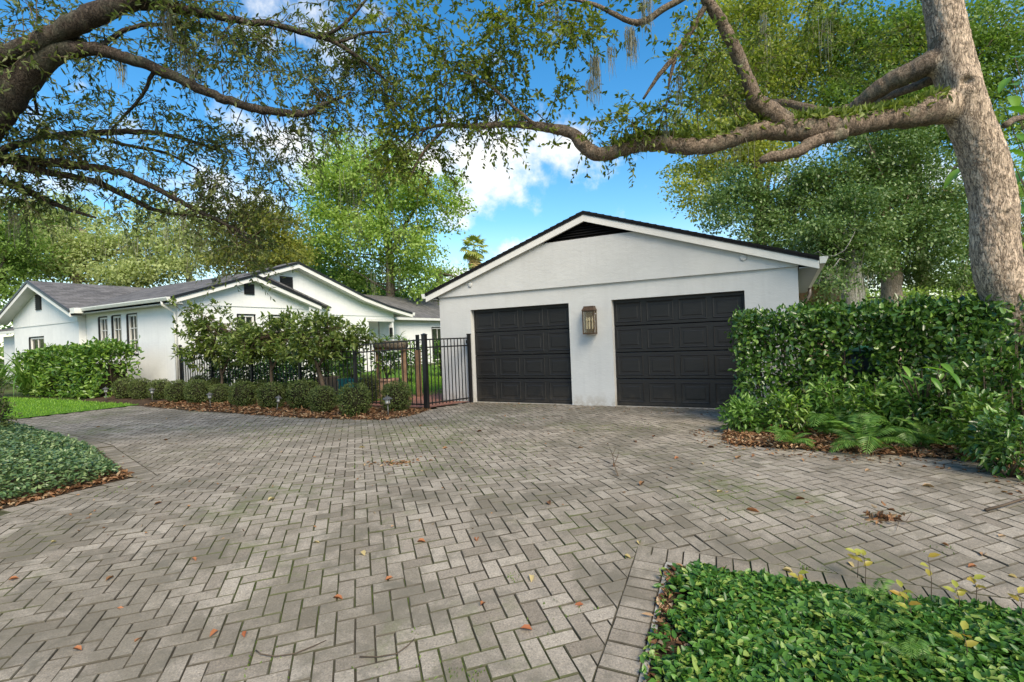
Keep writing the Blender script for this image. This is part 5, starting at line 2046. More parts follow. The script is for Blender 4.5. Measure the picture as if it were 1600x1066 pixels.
# loose leaves lying on the paving, one by one
LM = [leaf_mesh("fallen_leaf", np.zeros((1, 3)), np.array([[1., 0, 0]]), np.array([[0.1 * k, .1, 1.]]), .085 - .008 * k, .036, True, .35 + .15 * k, .2 - .15 * k) for k in range(3)]
LMS = []
for m_, ml in (('litter', "brown"), ('litter_red', "reddish"), ('litter_yellow', "yellow")):
    for k in range(3):
        me = LM[k].copy()
        me.materials.append(M[m_])
        LMS.append((me, ml))
spots = [(183, 951, 1), (178, 902, 0), (128, 1018, 1), (300, 873, 1), (340, 986, 1), (382, 998, 1), (602, 908, 1), (570, 870, 2), (665, 848, 1), (745, 847, 1), (832, 986, 1), (758, 944, 1),
         (912, 946, 1), (975, 869, 2), (1000, 853, 2), (1165, 797, 1), (1243, 781, 0), (1098, 724, 2), (1180, 712, 0), (962, 727, 0), (1020, 684, 0), (902, 700, 0), (1150, 718, 0),
         (1222, 891, 2), (1325, 879, 2), (1525, 915, 2), (1512, 888, 1), (1560, 840, 0), (1440, 760, 0), (1180, 640, 0), (878, 662, 0), (700, 700, 0), (430, 780, 2), (490, 848, 2),
         (240, 790, 0), (88, 848, 2), (150, 668, 0), (255, 688, 0), (1300, 720, 1), (1360, 735, 0), (1410, 730, 0), (1255, 722, 0), (1060, 715, 1), (990, 690, 0), (1105, 700, 0), (660, 665, 0),
         (790, 652, 0), (745, 676, 0), (560, 700, 2), (830, 900, 2), (1590, 905, 2), (1535, 870, 0), (1470, 850, 0), (30, 905, 1), (210, 1005, 1), (520, 935, 1), (1000, 760, 0), (1120, 770, 2), (860, 790, 0)]
for i, (px, py, ci) in enumerate(spots):
    p = gnd(px, py)
    me, ml = LMS[ci * 3 + i % 3]
    o = link("fallen_leaf", me, None, None, (p.x, p.y, p.z + .006))
    o.rotation_euler = (random.uniform(-.25, .25), random.uniform(-.2, .2), random.uniform(0, 6.28))
    s_ = random.uniform(.6, 1.0) if py > 800 else random.uniform(.9, 1.3)
    o.scale = (s_, s_, s_)
    tag(o, "%s dry leaf lying loose on the grey pavers" % ml, "leaf", "%s loose leaves on the driveway" % ml)


def twig(lab, pts, r, kids=()):
    ps = [gnd(*q[:2]) + Vector((0, 0, q[2])) for q in pts]
    t_ = MB(ps[0])
    t_.tube(ps, [r] + [r * .8] * (len(ps) - 2) + [r * .4], 6)
    for k in kids:
        t_.tube([gnd(*q[:2]) + Vector((0, 0, q[2])) for q in k], [r * .7] * (len(k) - 1) + [r * .3], 5)
    o = t_.build("twig", M['twig'])
    o.location = ps[0]
    return tag(o, lab, "twig")


twig("long curved reddish twig on the near paving", [(400, 1018, .006), (408, 1025, .01), (430, 1028, .008), (460, 1024, .008), (490, 1012, .008), (510, 1002, .006)], .004)
twig("curved dark twig on the near paving beside a clump of weeds", [(562, 1028, .006), (590, 1029, .008), (620, 1025, .012), (638, 1012, .012), (648, 999, .006)], .004)
twig("forked dry twig standing up on the middle of the driveway", [(966, 745, .01), (960, 735, .06), (958, 728, .12), (953, 720, .15)], .006, [[(960, 735, .06), (966, 728, .11), (968, 722, .13)], [(958, 728, .12), (963, 722, .16)], [(966, 745, .01), (956, 744, .01)]])
twig("slim twig in the leaf litter below the large fern", [(1320, 722, .03), (1380, 710, .06), (1420, 700, .08), (1440, 692, .12)], .006)
twig("thick broken stick among leaves at the drive's right edge", [(1540, 800, .015), (1570, 795, .03), (1600, 785, .03), (1640, 780, .03)], .012)
twig("tangle of thin twigs beside the dead leaf clump", [(1398, 815, .01), (1415, 822, .03), (1445, 816, .02)], .004, [[(1405, 818, .02), (1400, 832, .01)], [(1415, 822, .03), (1425, 812, .05)]])
vt = MB(at(1272, 397, 8.35))
vp = [at(1272, 397, 8.35), at(1278, 393, 8.32), at(1288, 400, 8.3), at(1304, 400, 8.3), at(1320, 391, 8.3), at(1328, 378, 8.35), at(1336, 362, 8.4)]
vt.tube(vp, [.008] * 6 + [.004], 6)
o = vt.build("vine", M['bark_pale'])
o.location = vp[0]
tag(o, "pale bare vine curling over the garage roof's right corner", "vine")
p = gnd(1376, 812)
n = 46
pts = np.array((p.x, p.y, p.z + .01)) + rng.normal(size=(n, 3)) * np.array([.06, .04, .028])
pts[:, 2] = np.maximum(pts[:, 2], p.z + .006)
dl = link("dead_leaf_cluster", leaf_mesh("dead_leaf_cluster", pts - np.array(p), rdir(n), rdir(n), .06 * rng.uniform(.6, 1.3, n), .028, True, .4, .2), M['litter'], None, p)
tag(dl, "clump of curled dead brown leaves on the paving", "leaves", kind='stuff')
p = gnd(620, 724)
n = 60
pts = np.array((p.x, p.y, p.z + .006)) + rng.normal(size=(n, 3)) * np.array([.16, .06, .006])
pts[:, 2] = np.maximum(pts[:, 2], p.z + .005)
dl = link("dead_leaf_cluster", leaf_mesh("dead_leaf_cluster", pts - np.array(p), rdir(n) * np.array([1, 1, .2]), unit(rng.normal(scale=.4, size=(n, 3)) + np.array([0, 0, 1.])), .07 * rng.uniform(.6, 1.3, n), .02, True, .4, .2), M['litter'], None, p)
tag(dl, "flat patch of brown leaf debris on mossy pavers", "leaves", kind='stuff')

# weeds and moss tufts in the joints
pts = []
for _ in range(30000):
    x, y = random.uniform(-7, 3), random.uniform(2.2, 10.5)
    g_ = mn.noise(Vector((x * .55, y * .55, 2.2))) + .35 * mn.noise(Vector((x * 2.5, y * 2.5, 0)))
    g_ += .35 * math.exp(-((x + 1.2) / 2.2) ** 2 - ((y - 8) / 1.6) ** 2)
    if abs(x) > y * 1.02 or g_ < (.30 if y > 5 else .42) or not inside((x, y), DRIVE):
        continue
    q = Vector((x, y)) - Vector((-3, 6))
    fb, fa = q.dot(BV) / PIT, q.dot(AV) / PIT
    if random.random() < .5:
        fb = round(fb)
    else:
        fa = round(fa)
    r_ = Vector((-3, 6)) + BV * (fb * PIT) + AV * (fa * PIT)
    if inside(r_, BED_R_G) or inside(r_, BED_L_G):
        continue
    pts.append((r_.x, r_.y, G(r_.x, r_.y) - .006))
for (px, py, k) in ((740, 1055, 26), (712, 1052, 14), (800, 900, 16), (807, 905, 12), (860, 945, 8), (1255, 888, 18), (1290, 892, 14), (1305, 800, 8), (1380, 826, 8), (980, 873, 12), (345, 700, 14), (1110, 838, 8), (650, 985, 10), (555, 730, 14)):
    c = gnd(px, py)
    for _ in range(k):
        x, y = c.x + random.gauss(0, .022), c.y + random.gauss(0, .022)
        pts.append((x, y, G(x, y) - .004))
pts = np.array(pts)
n = len(pts)
o = link("weeds", leaf_mesh("weeds", pts, unit(np.array([0, 0, .8]) + rng.normal(scale=.7, size=(n, 3))), rdir(n), .022 * rng.uniform(.5, 1.5, n), .007, False, .1), M['weed'])
tag(o, "moss and tiny weeds growing in the paver joints", "weeds", kind='stuff')

# young shoots standing out of the near bed
for i, (px, py, h, nl, lab) in enumerate((
        (1352, 925, .17, 5, "yellow leaved shoot at the back of the near bed"), (1455, 955, .24, 3, "red tipped single shoot on a thin stem in the near bed"),
        (1340, 905, .10, 4, "short yellow green shoot at the paving's edge"), (1422, 990, .13, 4, "orange young shoot in the middle of the near bed"),
        (1498, 972, .12, 5, "reddish shoot with paired leaves in the near bed"), (1525, 950, .10, 4, "pale green shoot near the bed's far corner"),
        (1510, 1060, .16, 4, "yellow shoot at the very front of the near bed"), (1250, 940, .10, 3, "golden leaf shoot at the near bed's left"),
        (1595, 975, .10, 3, "yellow shoot at the right edge of the near bed"), (1412, 965, .1, 3, "small rusty shoot in the near bed"))):
    p = gnd(px, py)
    t_ = thing("seedling", lab, "seedling", (p.x, p.y, p.z + .06), 0, "young shoots in the near bed")
    MB().tube([(0, 0, -.05), (.008, 0, h * .5), (.0, .01, h)], [.0022, .002, .0014], 5).build("stem", M['twig'], t_)
    for k in range(nl):
        f = .55 + .45 * k / max(1, nl - 1)
        a = k * 2.4 + i
        m_ = leaf_mesh("leaf", np.array([[0, .01 * f, h * f]]), np.array([[math.cos(a), math.sin(a), .5]]), np.array([[0, -.5, 1.]]), .062, .032, True, .15, .15)
        link("leaf", m_, M['young'], t_)
for (px, py, s_, lab) in ((1370, 965, .32, "small fern frond tuft in the near bed, toward its back"), (1372, 1015, .36, "small fern growing in the middle of the near bed"), (1425, 1062, .36, "small fern at the very front of the near bed")):
    p = gnd(px, py)
    f_ = thing("small_fern", lab, "fern", (p.x, p.y, p.z + .09), random.uniform(0, 6), "small ferns in the near bed")
    for k in range(4):
        o = link("frond", FM[k], None, f_)
        o.rotation_euler = (random.uniform(-.25, .25), random.uniform(-.6, .0), k * 1.7)
        o.scale = (s_, s_, s_)

# ------------------------------------------------------------------ the leaning oak on the right
base = at(1645, 690, 6.4)
oak = thing("oak_tree", "leaning oak with rugged trunk and long limb over the driveway", "tree", (base.x, base.y, 0))
off = np.array(oak.location)
TR = [A4(px, py, 6.4, r / math.hypot(1, (px - 800) / 800)) for px, py, r in (
    (1650, 700, 62), (1628, 600, 54), (1604, 525, 48), (1584, 480, 45), (1566, 440, 43), (1555, 390, 41), (1552, 320, 40), (1542, 265, 39),
    (1527, 220, 38), (1508, 170, 38), (1494, 120, 36), (1483, 70, 33), (1472, 0, 31), (1455, -80, 29), (1430, -220, 24), (1400, -380, 16))]
sp_ = spline(TR, .016)
nn_ = 170
vs_ = []
a_ax = Vector((1, 0, 0))
kn1, kn2 = at(1510, 122, 6.15), at(1572, 335, 6.17)
for i in range(len(sp_)):
    p_ = Vector(sp_[i][:3])
    tg = Vector(sp_[min(i + 1, len(sp_) - 1)][:3]) - Vector(sp_[max(i - 1, 0)][:3])
    tg.normalize()
    a_ax = (a_ax - tg * a_ax.dot(tg)).normalized()
    b_ax = tg.cross(a_ax)
    for k in range(nn_):
        th = 2 * math.pi * k / nn_
        dr = a_ax * math.cos(th) + b_ax * math.sin(th)
        q_ = p_ + dr * sp_[i][3]
        nv = Vector((q_.x * 1.0, q_.y * 1.0, q_.z))
        wv = mn.noise(nv * 5) * .25
        wz = mn.noise(nv * 14) * .45
        dd_, _ = mn.voronoi(Vector((q_.x * 22 + wv + wz, q_.y * 22 + wv, q_.z * 6.0 + mn.noise(nv * 11) * .8)))
        crack = min(1, max(0, (dd_[1] - dd_[0]) * 5 - .1)) ** .6
        crack = 1 - (1 - crack) * min(1, max(.15, .75 + .9 * mn.noise(nv * 7)))
        r_ = sp_[i][3] * (1 + .06 * mn.noise(nv * 2.2) + .03 * mn.noise(nv * 6)) + (crack - .7) * .015 + .007 * mn.noise(nv * 38)
        e1 = (q_ - kn1).length
        e2 = (q_ - kn2).length
        r_ += .035 * math.exp(-(e2 / .13) ** 2) - .05 * math.exp(-(e2 / .05) ** 2)
        vs_.append(p_ + dr * r_ - oak.location)
m_ = len(sp_)
idx = (np.arange(m_ - 1)[:, None] * nn_)
kk = np.arange(nn_)[None, :]
qd = np.stack([idx + kk, idx + (kk + 1) % nn_, idx + nn_ + (kk + 1) % nn_, idx + nn_ + kk], axis=-1).reshape(-1, 4)
TRV = np.array([tuple(v) for v in vs_])
LIMB = [A4(1512, 168, 6.46, 16), A4(1492, 168, 6.43, 26), A4(1470, 170, 6.40, 27), A4(1445, 175, 6.36, 24), A4(1425, 181, 6.35, 20), A4(1380, 186, 6.3, 17.5), A4(1320, 198, 6.25, 19), A4(1270, 200, 6.2, 20.5), A4(1225, 204, 6.2, 17), A4(1180, 206, 6.2, 16),
        A4(1120, 223, 6.2, 15), A4(1075, 229, 6.2, 14), A4(1010, 224, 6.25, 13), A4(965, 236, 6.3, 12), A4(932, 243, 6.3, 12), A4(910, 226, 6.35, 12), A4(893, 208, 6.4, 10), A4(850, 199, 6.5, 8),
        A4(800, 193, 6.6, 6), A4(740, 197, 6.7, 4.5), A4(690, 195, 6.8, 3.5), A4(650, 207, 6.9, 2)]
mb = MB(off)
LIMB = [(a, b_, c_ + .035 * mn.noise(Vector((a * 2.2, 0, 7))), r_ * .87) for a, b_, c_, r_ in LIMB]
limb_p = branch_tube(mb, LIMB, 24, .04, .045)
n_first = (len(mb.v), len(mb.f))
mb2 = MB(off)
branch_tube(mb2, [A4(1500, 100, 6.48, 20), A4(1478, 98, 6.45, 22), A4(1450, 101, 6.5, 18), A4(1425, 112, 6.6, 15), A4(1385, 132, 6.8, 14), A4(1352, 155, 7.0, 11), A4(1330, 172, 7.2, 9)], 18, .04, .04)
# fuse trunk and the two big limbs and round off the crotch
me = bpy.data.meshes.new("trunk")
nt_ = len(TRV)
fq = [tuple(int(i) for i in q) for q in qd] + [tuple(range(nn_ - 1, -1, -1)), tuple(range(nt_ - nn_, nt_))]
me.from_pydata([tuple(v) for v in TRV] + mb.v + mb2.v, [], fq + [tuple(i + nt_ for i in f) for f in mb.f] + [tuple(i + nt_ + len(mb.v) for i in f) for f in mb2.f])
tmp = link("trunk", me)
rm = tmp.modifiers.new("fuse", 'REMESH')
rm.mode, rm.voxel_size = 'VOXEL', .0125
bpy.context.view_layer.update()
dg = bpy.context.evaluated_depsgraph_get()
fused = bpy.data.meshes.new_from_object(tmp.evaluated_get(dg))
bpy.data.objects.remove(tmp)
co = np.empty(len(fused.vertices) * 3, dtype=np.float32)
fused.vertices.foreach_get("co", co)
co = co.reshape(-1, 3).astype(np.float64)
ed = np.empty(len(fused.edges) * 2, dtype=np.int32)
fused.edges.foreach_get("vertices", ed)
ed = ed.reshape(-1, 2)
wsm = np.zeros(len(co))
for (px, py, y, rr_) in ((1470, 168, 6.25, .26), (1485, 200, 6.3, .2), (1478, 105, 6.35, .22), (1478, 140, 6.25, .18)):
    c = np.array(at(px, py, y)) - off
    wsm = np.maximum(wsm, np.clip(1.5 - np.linalg.norm(co - c, axis=1) / rr_, 0, 1))
act = wsm > 0
for _ in range(45):
    acc, cnt = np.zeros_like(co), np.zeros(len(co))
    np.add.at(acc, ed[:, 0], co[ed[:, 1]])
    np.add.at(acc, ed[:, 1], co[ed[:, 0]])
    np.add.at(cnt, ed.ravel(), 1)
    avg = acc / np.maximum(cnt, 1)[:, None]
    co[act] += (avg - co)[act] * (wsm[act] * .6)[:, None]
# scar of a lost branch
kn = np.array(at(1512, 126, 6.16)) - off
dk = np.linalg.norm(co - kn, axis=1)
outw = unit(kn - (np.array(at(1500, 126, 6.4)) - off))
co += outw[None, :] * (.085 * np.exp(-(dk / .15) ** 2) - .15 * np.exp(-((dk) / .062) ** 2))[:, None]
fused.vertices.foreach_set("co", co.astype(np.float32).ravel())
fused.polygons.foreach_set("use_smooth", np.ones(len(fused.polygons), dtype=bool))
fused.update()
fused.name = "trunk"
fused.materials.clear()
tr_o = link("trunk", fused, M['bark'], oak)
fused.materials.append(M['bark_limb'])
edge_x = at(1462, 170, 6.4).x - oak.location.x
mi = [1 if (p.center.x + .06 * mn.noise(p.center * 9) < edge_x and p.center.z > 2.6 and p.center.z < at(1462, 60, 6.4).z) else 0 for p in fused.polygons]
fused.polygons.foreach_set("material_index", mi)
mb = MB(off)
branch_tube(mb, [A4(1232, 200, 6.2, 17), A4(1210, 178, 6.15, 15), A4(1180, 158, 6.1, 13), A4(1172, 135, 6.05, 10), A4(1152, 85, 6.0, 9.5), A4(1130, 40, 5.9, 9), A4(1105, 0, 5.8, 8), A4(1070, -60, 5.7, 7)], 14, .05, .06)
mb.build("limb", M['bark_limb'], oak)
mb = MB(off)
branch_tube(mb, [A4(1330, 172, 7.2, 9), A4(1290, 175, 7.5, 7), A4(1220, 160, 7.9, 5), A4(1150, 165, 8.3, 3)], 10, .08, .06)
mb.build("limb", M['bark_limb'], oak)
mb = MB(off)
branch_tube(mb, [A4(1470, 120, 6.5, 7), A4(1430, 135, 6.9, 7), A4(1395, 148, 7.3, 6), A4(1370, 160, 7.6, 4)], 10, .06, .06)
mb.build("limb", M['bark_limb'], oak)
mb = MB(off)
branch_tube(mb, [A4(1315, 208, 6.2, 11), A4(1275, 220, 6.15, 9.5), A4(1250, 236, 6.1, 8.5), A4(1225, 243, 6.1, 8), A4(1200, 246, 6.1, 7), A4(1188, 252, 6.1, 4)], 12, .04, .1)
mb.build("limb", M['bark_limb'], oak)
mb = MB(off)
branch_tube(mb, [A4(1108, 0, 5.8, 4.5), A4(1076, 54, 5.9, 5), A4(1056, 86, 5.95, 4.5), A4(1030, 117, 6.0, 3.5), A4(1005, 155, 6.05, 2)], 8, .06, .06)
mb.build("limb", M['bark_limb'], oak)
mb = MB(off)
branch_tube(mb, [A4(1100, -30, 5.7, 6), A4(1062, 0, 5.75, 5.5), A4(1036, 14, 5.8, 5), A4(1004, 35, 5.85, 5), A4(975, 30, 5.9, 4), A4(930, 8, 5.95, 3.2), A4(880, -2, 6, 2.5), A4(840, 10, 6, 2)], 8, .06, .06)
mb.build("limb", M['bark_limb'], oak)
mb = MB(off)
branch_tube(mb, [A4(1056, 86, 5.95, 3), A4(1048, 118, 6, 2.4), A4(1044, 140, 6, 1.5)], 6, .06, .06)
mb.build("limb", M['bark_limb'], oak)
mb = MB(off)
branch_tube(mb, [A4(1570, 196, 6.5, 5), A4(1592, 185, 6.8, 4.5), A4(1640, 182, 7, 4)], 8, .06, .06)
mb.build("limb", M['bark_limb'], oak)
mb = MB(off)
branch_tube(mb, [A4(840, 198, 6.5, 3), A4(800, 165, 6.4, 2.5), A4(760, 130, 6.3, 2), A4(720, 110, 6.3, 1.2)], 6, .06, .1)
mb.build("limb", M['bark_limb'], oak)
mb = MB(off)
branch_tube(mb, [A4(700, 196, 6.8, 2.2), A4(660, 240, 6.9, 1.8), A4(640, 280, 6.9, 1)], 6, .06, .1)
mb.build("limb", M['bark_limb'], oak)
mb = MB(off)
branch_tube(mb, [A4(1175, 140, 6.05, 3), A4(1165, 100, 6.2, 2), A4(1140, 70, 6.4, 1.2)], 6, .06, .1)
mb.build("limb", M['bark_limb'], oak)

# fern growing along the limb's top
k = 5200
sel = rng.integers(0, int(len(limb_p) * .62), k)
th_ = rng.normal(scale=.62, size=k)
rr_ = limb_p[sel, 3] * rng.uniform(.95, 1.12, k)
bp2 = limb_p[sel, :3] + np.stack([rng.normal(scale=.03, size=k), np.sin(th_) * rr_, np.cos(th_) * rr_], axis=1)
wgt = np.array([.45 + .55 * mn.noise(Vector((q[0] * 2.3, 0, 4))) for q in bp2])
px_u = np.array([px_of(q)[0] for q in bp2])
keep = rng.uniform(size=k) < np.where((px_u > 1190) & (px_u < 1420), .95, .16 + .5 * np.clip(wgt, 0, 1))
bp2 = bp2[keep]
k = len(bp2)
dd2 = unit(np.array([0, 0, .5]) + rng.normal(scale=.7, size=(k, 3)))
o = link("resurrection_fern", leaf_mesh("resurrection_fern", bp2 - off, dd2, rdir(k), .11 * rng.uniform(.5, 1.2, k), .034, False, .1, .2), M['epiphyte'], oak)
o['kind'] = 'stuff'


def spray_set(clusters, parent, mat, leafL, leafW, nleaf, lenr, droop, names=("crown", "twigs"), dens=1.12):
    S, Dd, Ln = [], [], []
    for (px, py, y, rx, ry, n) in clusters:
        n = int(n * dens)
        c, r = LB_(px, py, y, rx, ry, max(rx, ry) * .9)
        m_ = max(2, n // 7)
        q_, e_ = in_ellipsoid(m_, c, r, .45)
        pick = rng.integers(0, m_, n)
        p_ = q_[pick] + rng.normal(scale=.075 * y / 6, size=(n, 3))
        d_ = unit(e_[pick] + rng.normal(scale=.8, size=(n, 3)))
        S.append(p_)
        Dd.append(unit(d_ * .6 + rng.normal(scale=.6, size=(n, 3)) * np.array([1, 1, .5])))
        Ln.append(rng.uniform(*lenr, n))
    sprays(np.concatenate(S), np.concatenate(Dd), np.concatenate(Ln), nleaf, leafL, leafW, names[0], mat, names[1], M['twig'], parent, droop)
    return np.concatenate(S)


oak_cl = [(630, 60, 6.6, 80, 60, 60), (700, 40, 6.5, 70, 50, 50), (740, 110, 6.5, 70, 45, 55), (670, 140, 6.7, 80, 45, 60), (640, 225, 6.9, 55, 50, 62), (600, 250, 7.2, 40, 40, 40), (650, 275, 6.9, 30, 25, 22),
          (770, 165, 6.6, 60, 32, 42), (840, 150, 6.5, 45, 40, 30), (800, 60, 6.2, 60, 55, 55), (860, 60, 6.1, 50, 50, 40), (820, 15, 6.0, 60, 30, 36), (900, 25, 6.0, 45, 35, 26), (715, 220, 6.8, 50, 18, 20),
          (790, 215, 6.6, 40, 14, 14), (960, 200, 6.3, 36, 20, 20), (900, 215, 6.3, 26, 20, 10), (1000, 180, 6.1, 30, 22, 12), (1030, 195, 6.2, 28, 20, 12), (1055, 165, 6.0, 30, 34, 16),
          (1085, 110, 5.9, 36, 36, 26), (1120, 150, 6.3, 50, 30, 26), (1075, 45, 5.8, 30, 30, 10), (980, 245, 6.3, 14, 12, 4), (1010, 0, 5.8, 50, 18, 12), (1150, 60, 6.6, 60, 50, 40), (1200, 110, 7.2, 70, 40, 40),
          (1240, 40, 7.2, 80, 50, 46), (1340, 60, 7.6, 80, 50, 44), (1300, 120, 7.8, 80, 40, 36), (1420, 40, 7.2, 60, 40, 30), (560, 110, 7.0, 60, 60, 36)]
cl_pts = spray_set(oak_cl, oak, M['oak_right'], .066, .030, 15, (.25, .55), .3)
# small branches carrying those leaves
mb = MB(off)
anch = limb_p[::3, :3]
for q in cl_pts[::9]:
    j = np.argmin(((anch - q) ** 2).sum(1) + rng.uniform(0, .4, len(anch)))
    if np.linalg.norm(anch[j] - q) > 1.0:
        continue
    mid = (anch[j] + q) / 2 + rng.normal(scale=.08, size=3)
    mb.tube([Vector(anch[j]), Vector(mid), Vector(q)], [.007, .005, .002], 5)
mb.build("twigs", M['twig'], oak)["kind"] = "stuff"


def moss(parent, spec, name="spanish_moss"):
    R_ = []
    Lh = []
    for (px, py, y, wpx, lpx, n) in spec:
        c = at(px, py, y)
        k_ = y / 800
        r0 = np.array(c) + rng.normal(size=(n, 3)) * np.array([wpx * k_ * .45, wpx * k_ * .45, wpx * k_ * .25])
        R_.append(moss_pts(r0, lpx * k_, .022))
    pts_ = np.concatenate(R_)
    o_ = link(name, ribbons(name, pts_ - np.array(parent.location), .0035), M['moss'], parent)
    o_['kind'] = 'stuff'


moss(oak, [(930, 90, 5.95, 9, 70, 90), (922, 125, 5.95, 6, 38, 40), (985, 45, 5.85, 10, 55, 70), (990, 60, 5.85, 8, 40, 40), (1038, 190, 6.1, 7, 40, 26), (1062, 120, 5.95, 5, 60, 20), (1090, 225, 6.2, 14, 26, 30), (1160, 210, 6.2, 18, 26, 26),
           (1000, 225, 6.2, 12, 24, 18), (955, 75, 5.95, 7, 45, 26), (1010, 0, 5.8, 14, 60, 50), (870, 10, 6, 12, 40, 26), (1190, 20, 7, 10, 90, 26), (1290, 30, 7.2, 10, 80, 22)])

# ------------------------------------------------------------------ the oak overhanging from the left
lb = Vector((-8.6, 5.4, 0))
lo_ = thing("oak_tree", "oak reaching in from the left with dark limbs and drooping leaves", "tree", lb)
mb = MB(lb)
branch_tube(mb, [(-8.6, 5.4, -.1, .42), (-8.5, 5.5, 1.2, .34), (-8.1, 5.6, 2.4, .31), (-7.3, 5.7, 3.2, .28), A4(-90, 260, 5.7, 33), A4(-40, 208, 5.7, 29), A4(0, 160, 5.7, 26), A4(45, 110, 5.7, 22), A4(85, 80, 5.7, 17), A4(125, 60, 5.75, 13)], 22, .08, .04)
branch_tube(mb, [A4(-120, 125, 5.5, 20), A4(-60, 108, 5.5, 18), A4(0, 88, 5.5, 13), A4(45, 70, 5.55, 12), A4(83, 54, 5.6, 13), A4(118, 38, 5.6, 15), A4(150, 22, 5.6, 15), A4(198, 2, 5.6, 12), A4(260, -40, 5.6, 13)], 16, .06, .05)
branch_tube(mb, [(-7.6, 5.7, 3.0, .2), A4(-260, 165, 5.5, 24), A4(-120, 125, 5.5, 20)], 12, .08, .04)
left_limbs = []
for pts_ in ([A4(95, 80, 5.7, 18), A4(130, 76, 5.7, 13), A4(170, 82, 5.75, 11), A4(222, 99, 5.8, 10), A4(290, 128, 5.9, 9), A4(350, 155, 6.0, 8), A4(400, 169, 6.1, 7.5), A4(440, 176, 6.2, 7), A4(482, 177, 6.3, 5.5), A4(500, 165, 6.4, 4), A4(540, 150, 6.6, 2)],
             [A4(185, 8, 5.6, 12), A4(225, 6, 5.7, 9), A4(270, 13, 5.8, 9), A4(330, 22, 5.9, 8), A4(380, 34, 6.0, 6), A4(420, 36, 6.1, 5.5), A4(470, 50, 6.2, 5), A4(520, 65, 6.3, 4.5), A4(560, 90, 6.4, 3.5), A4(600, 122, 6.5, 2)],
             [A4(505, 55, 6.3, 3), A4(535, 40, 6.3, 3), A4(570, 2, 6.3, 2.5), A4(580, -20, 6.3, 2)], [A4(530, 66, 6.3, 3), A4(570, 52, 6.4, 2.6), A4(610, 50, 6.5, 1.5)],
             [A4(-120, 245, 6.2, 10), A4(-20, 240, 6.3, 8), A4(60, 216, 6.4, 6), A4(130, 209, 6.5, 6), A4(220, 206, 6.6, 5), A4(280, 215, 6.7, 3.5), A4(340, 235, 6.8, 2)],
             [A4(-120, 252, 6.0, 13), A4(-20, 248, 6.1, 11), A4(100, 256, 6.3, 8), A4(180, 268, 6.4, 6.5), A4(250, 298, 6.6, 5), A4(320, 335, 6.8, 4), A4(370, 360, 7.0, 2.5), A4(390, 380, 7, 1.5)],
             [A4(20, 258, 6.1, 8), A4(80, 270, 6.3, 6.5), A4(150, 285, 6.5, 6), A4(200, 308, 6.7, 5), A4(250, 330, 6.9, 3.5), A4(320, 340, 7.0, 2)],
             [A4(-60, 270, 6.2, 9), A4(0, 282, 6.3, 7), A4(60, 306, 6.5, 5.5), A4(100, 325, 6.6, 4), A4(150, 340, 6.7, 2)],
             [A4(150, 78, 5.75, 5), A4(200, 45, 5.9, 4), A4(260, 38, 6.0, 3), A4(300, 45, 6.1, 2)], [A4(240, 110, 5.85, 4), A4(225, 145, 6, 3), A4(195, 180, 6.2, 2.4), A4(170, 207, 6.3, 1.5)],
             [A4(130, 210, 6.5, 3), A4(190, 225, 6.6, 3), A4(260, 240, 6.8, 2.5), A4(310, 265, 6.9, 1.5)], [A4(60, 70, 5.6, 5), A4(50, 130, 5.8, 3), A4(60, 180, 6, 2)]):
    left_limbs.append(branch_tube(mb, [(a, b_, c_, r_ * .82) for a, b_, c_, r_ in pts_], 10, .06, .15))
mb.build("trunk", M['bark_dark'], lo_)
left_cl = [(20, 50, 5.6, 70, 60, 52), (90, 25, 5.7, 70, 40, 40), (150, 60, 6.0, 60, 40, 20), (250, 30, 5.9, 70, 40, 48), (330, 45, 6.0, 70, 46, 58), (300, 100, 6.1, 55, 36, 36), (370, 90, 6.2, 55, 46, 50), (420, 50, 6.3, 60, 50, 40), (460, 110, 6.4, 55, 46, 28),
           (500, 40, 6.5, 55, 40, 26), (550, 60, 6.6, 55, 56, 34), (590, 30, 6.6, 50, 36, 26), (545, 130, 6.6, 55, 45, 34), (500, 165, 6.6, 50, 40, 34), (600, 150, 6.8, 45, 50, 40), (440, 200, 6.6, 60, 30, 32), (380, 225, 6.7, 60, 34, 40), (300, 200, 6.6, 70, 26, 34),
           (240, 170, 6.4, 60, 30, 20), (170, 180, 6.3, 60, 30, 22), (80, 190, 6.2, 60, 46, 48), (25, 230, 6.1, 50, 50, 50), (110, 240, 6.3, 60, 30, 34), (200, 235, 6.6, 60, 26, 28), (290, 260, 6.8, 60, 28, 32), (370, 280, 6.9, 50, 36, 38), (420, 255, 6.9, 45, 30, 30), (460, 225, 6.8, 40, 30, 22),
           (40, 310, 6.4, 60, 40, 58), (120, 305, 6.6, 55, 26, 26), (220, 300, 6.8, 50, 20, 16), (330, 350, 7.1, 55, 30, 34), (390, 345, 7.1, 45, 36, 44), (270, 335, 7.0, 50, 18, 18), (420, 320, 7.1, 30, 30, 22), (20, 170, 5.9, 40, 40, 30), (400, 385, 7.2, 40, 24, 30), (360, 400, 7.2, 30, 20, 20)]
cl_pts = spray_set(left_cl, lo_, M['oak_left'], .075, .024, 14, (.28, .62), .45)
mb = MB(lb)
anch = np.concatenate([l[::3, :3] for l in left_limbs])
for q in cl_pts[::6]:
    j = np.argmin(((anch - q) ** 2).sum(1) + rng.uniform(0, .25, len(anch)))
    if np.linalg.norm(anch[j] - q) > 1.1:
        continue
    mid = (anch[j] + q) / 2 + rng.normal(scale=.07, size=3)
    mb.tube([Vector(anch[j]), Vector(mid), Vector(q)], [.007, .005, .002], 5)
mb.build("twigs", M['twig'], lo_)["kind"] = "stuff"
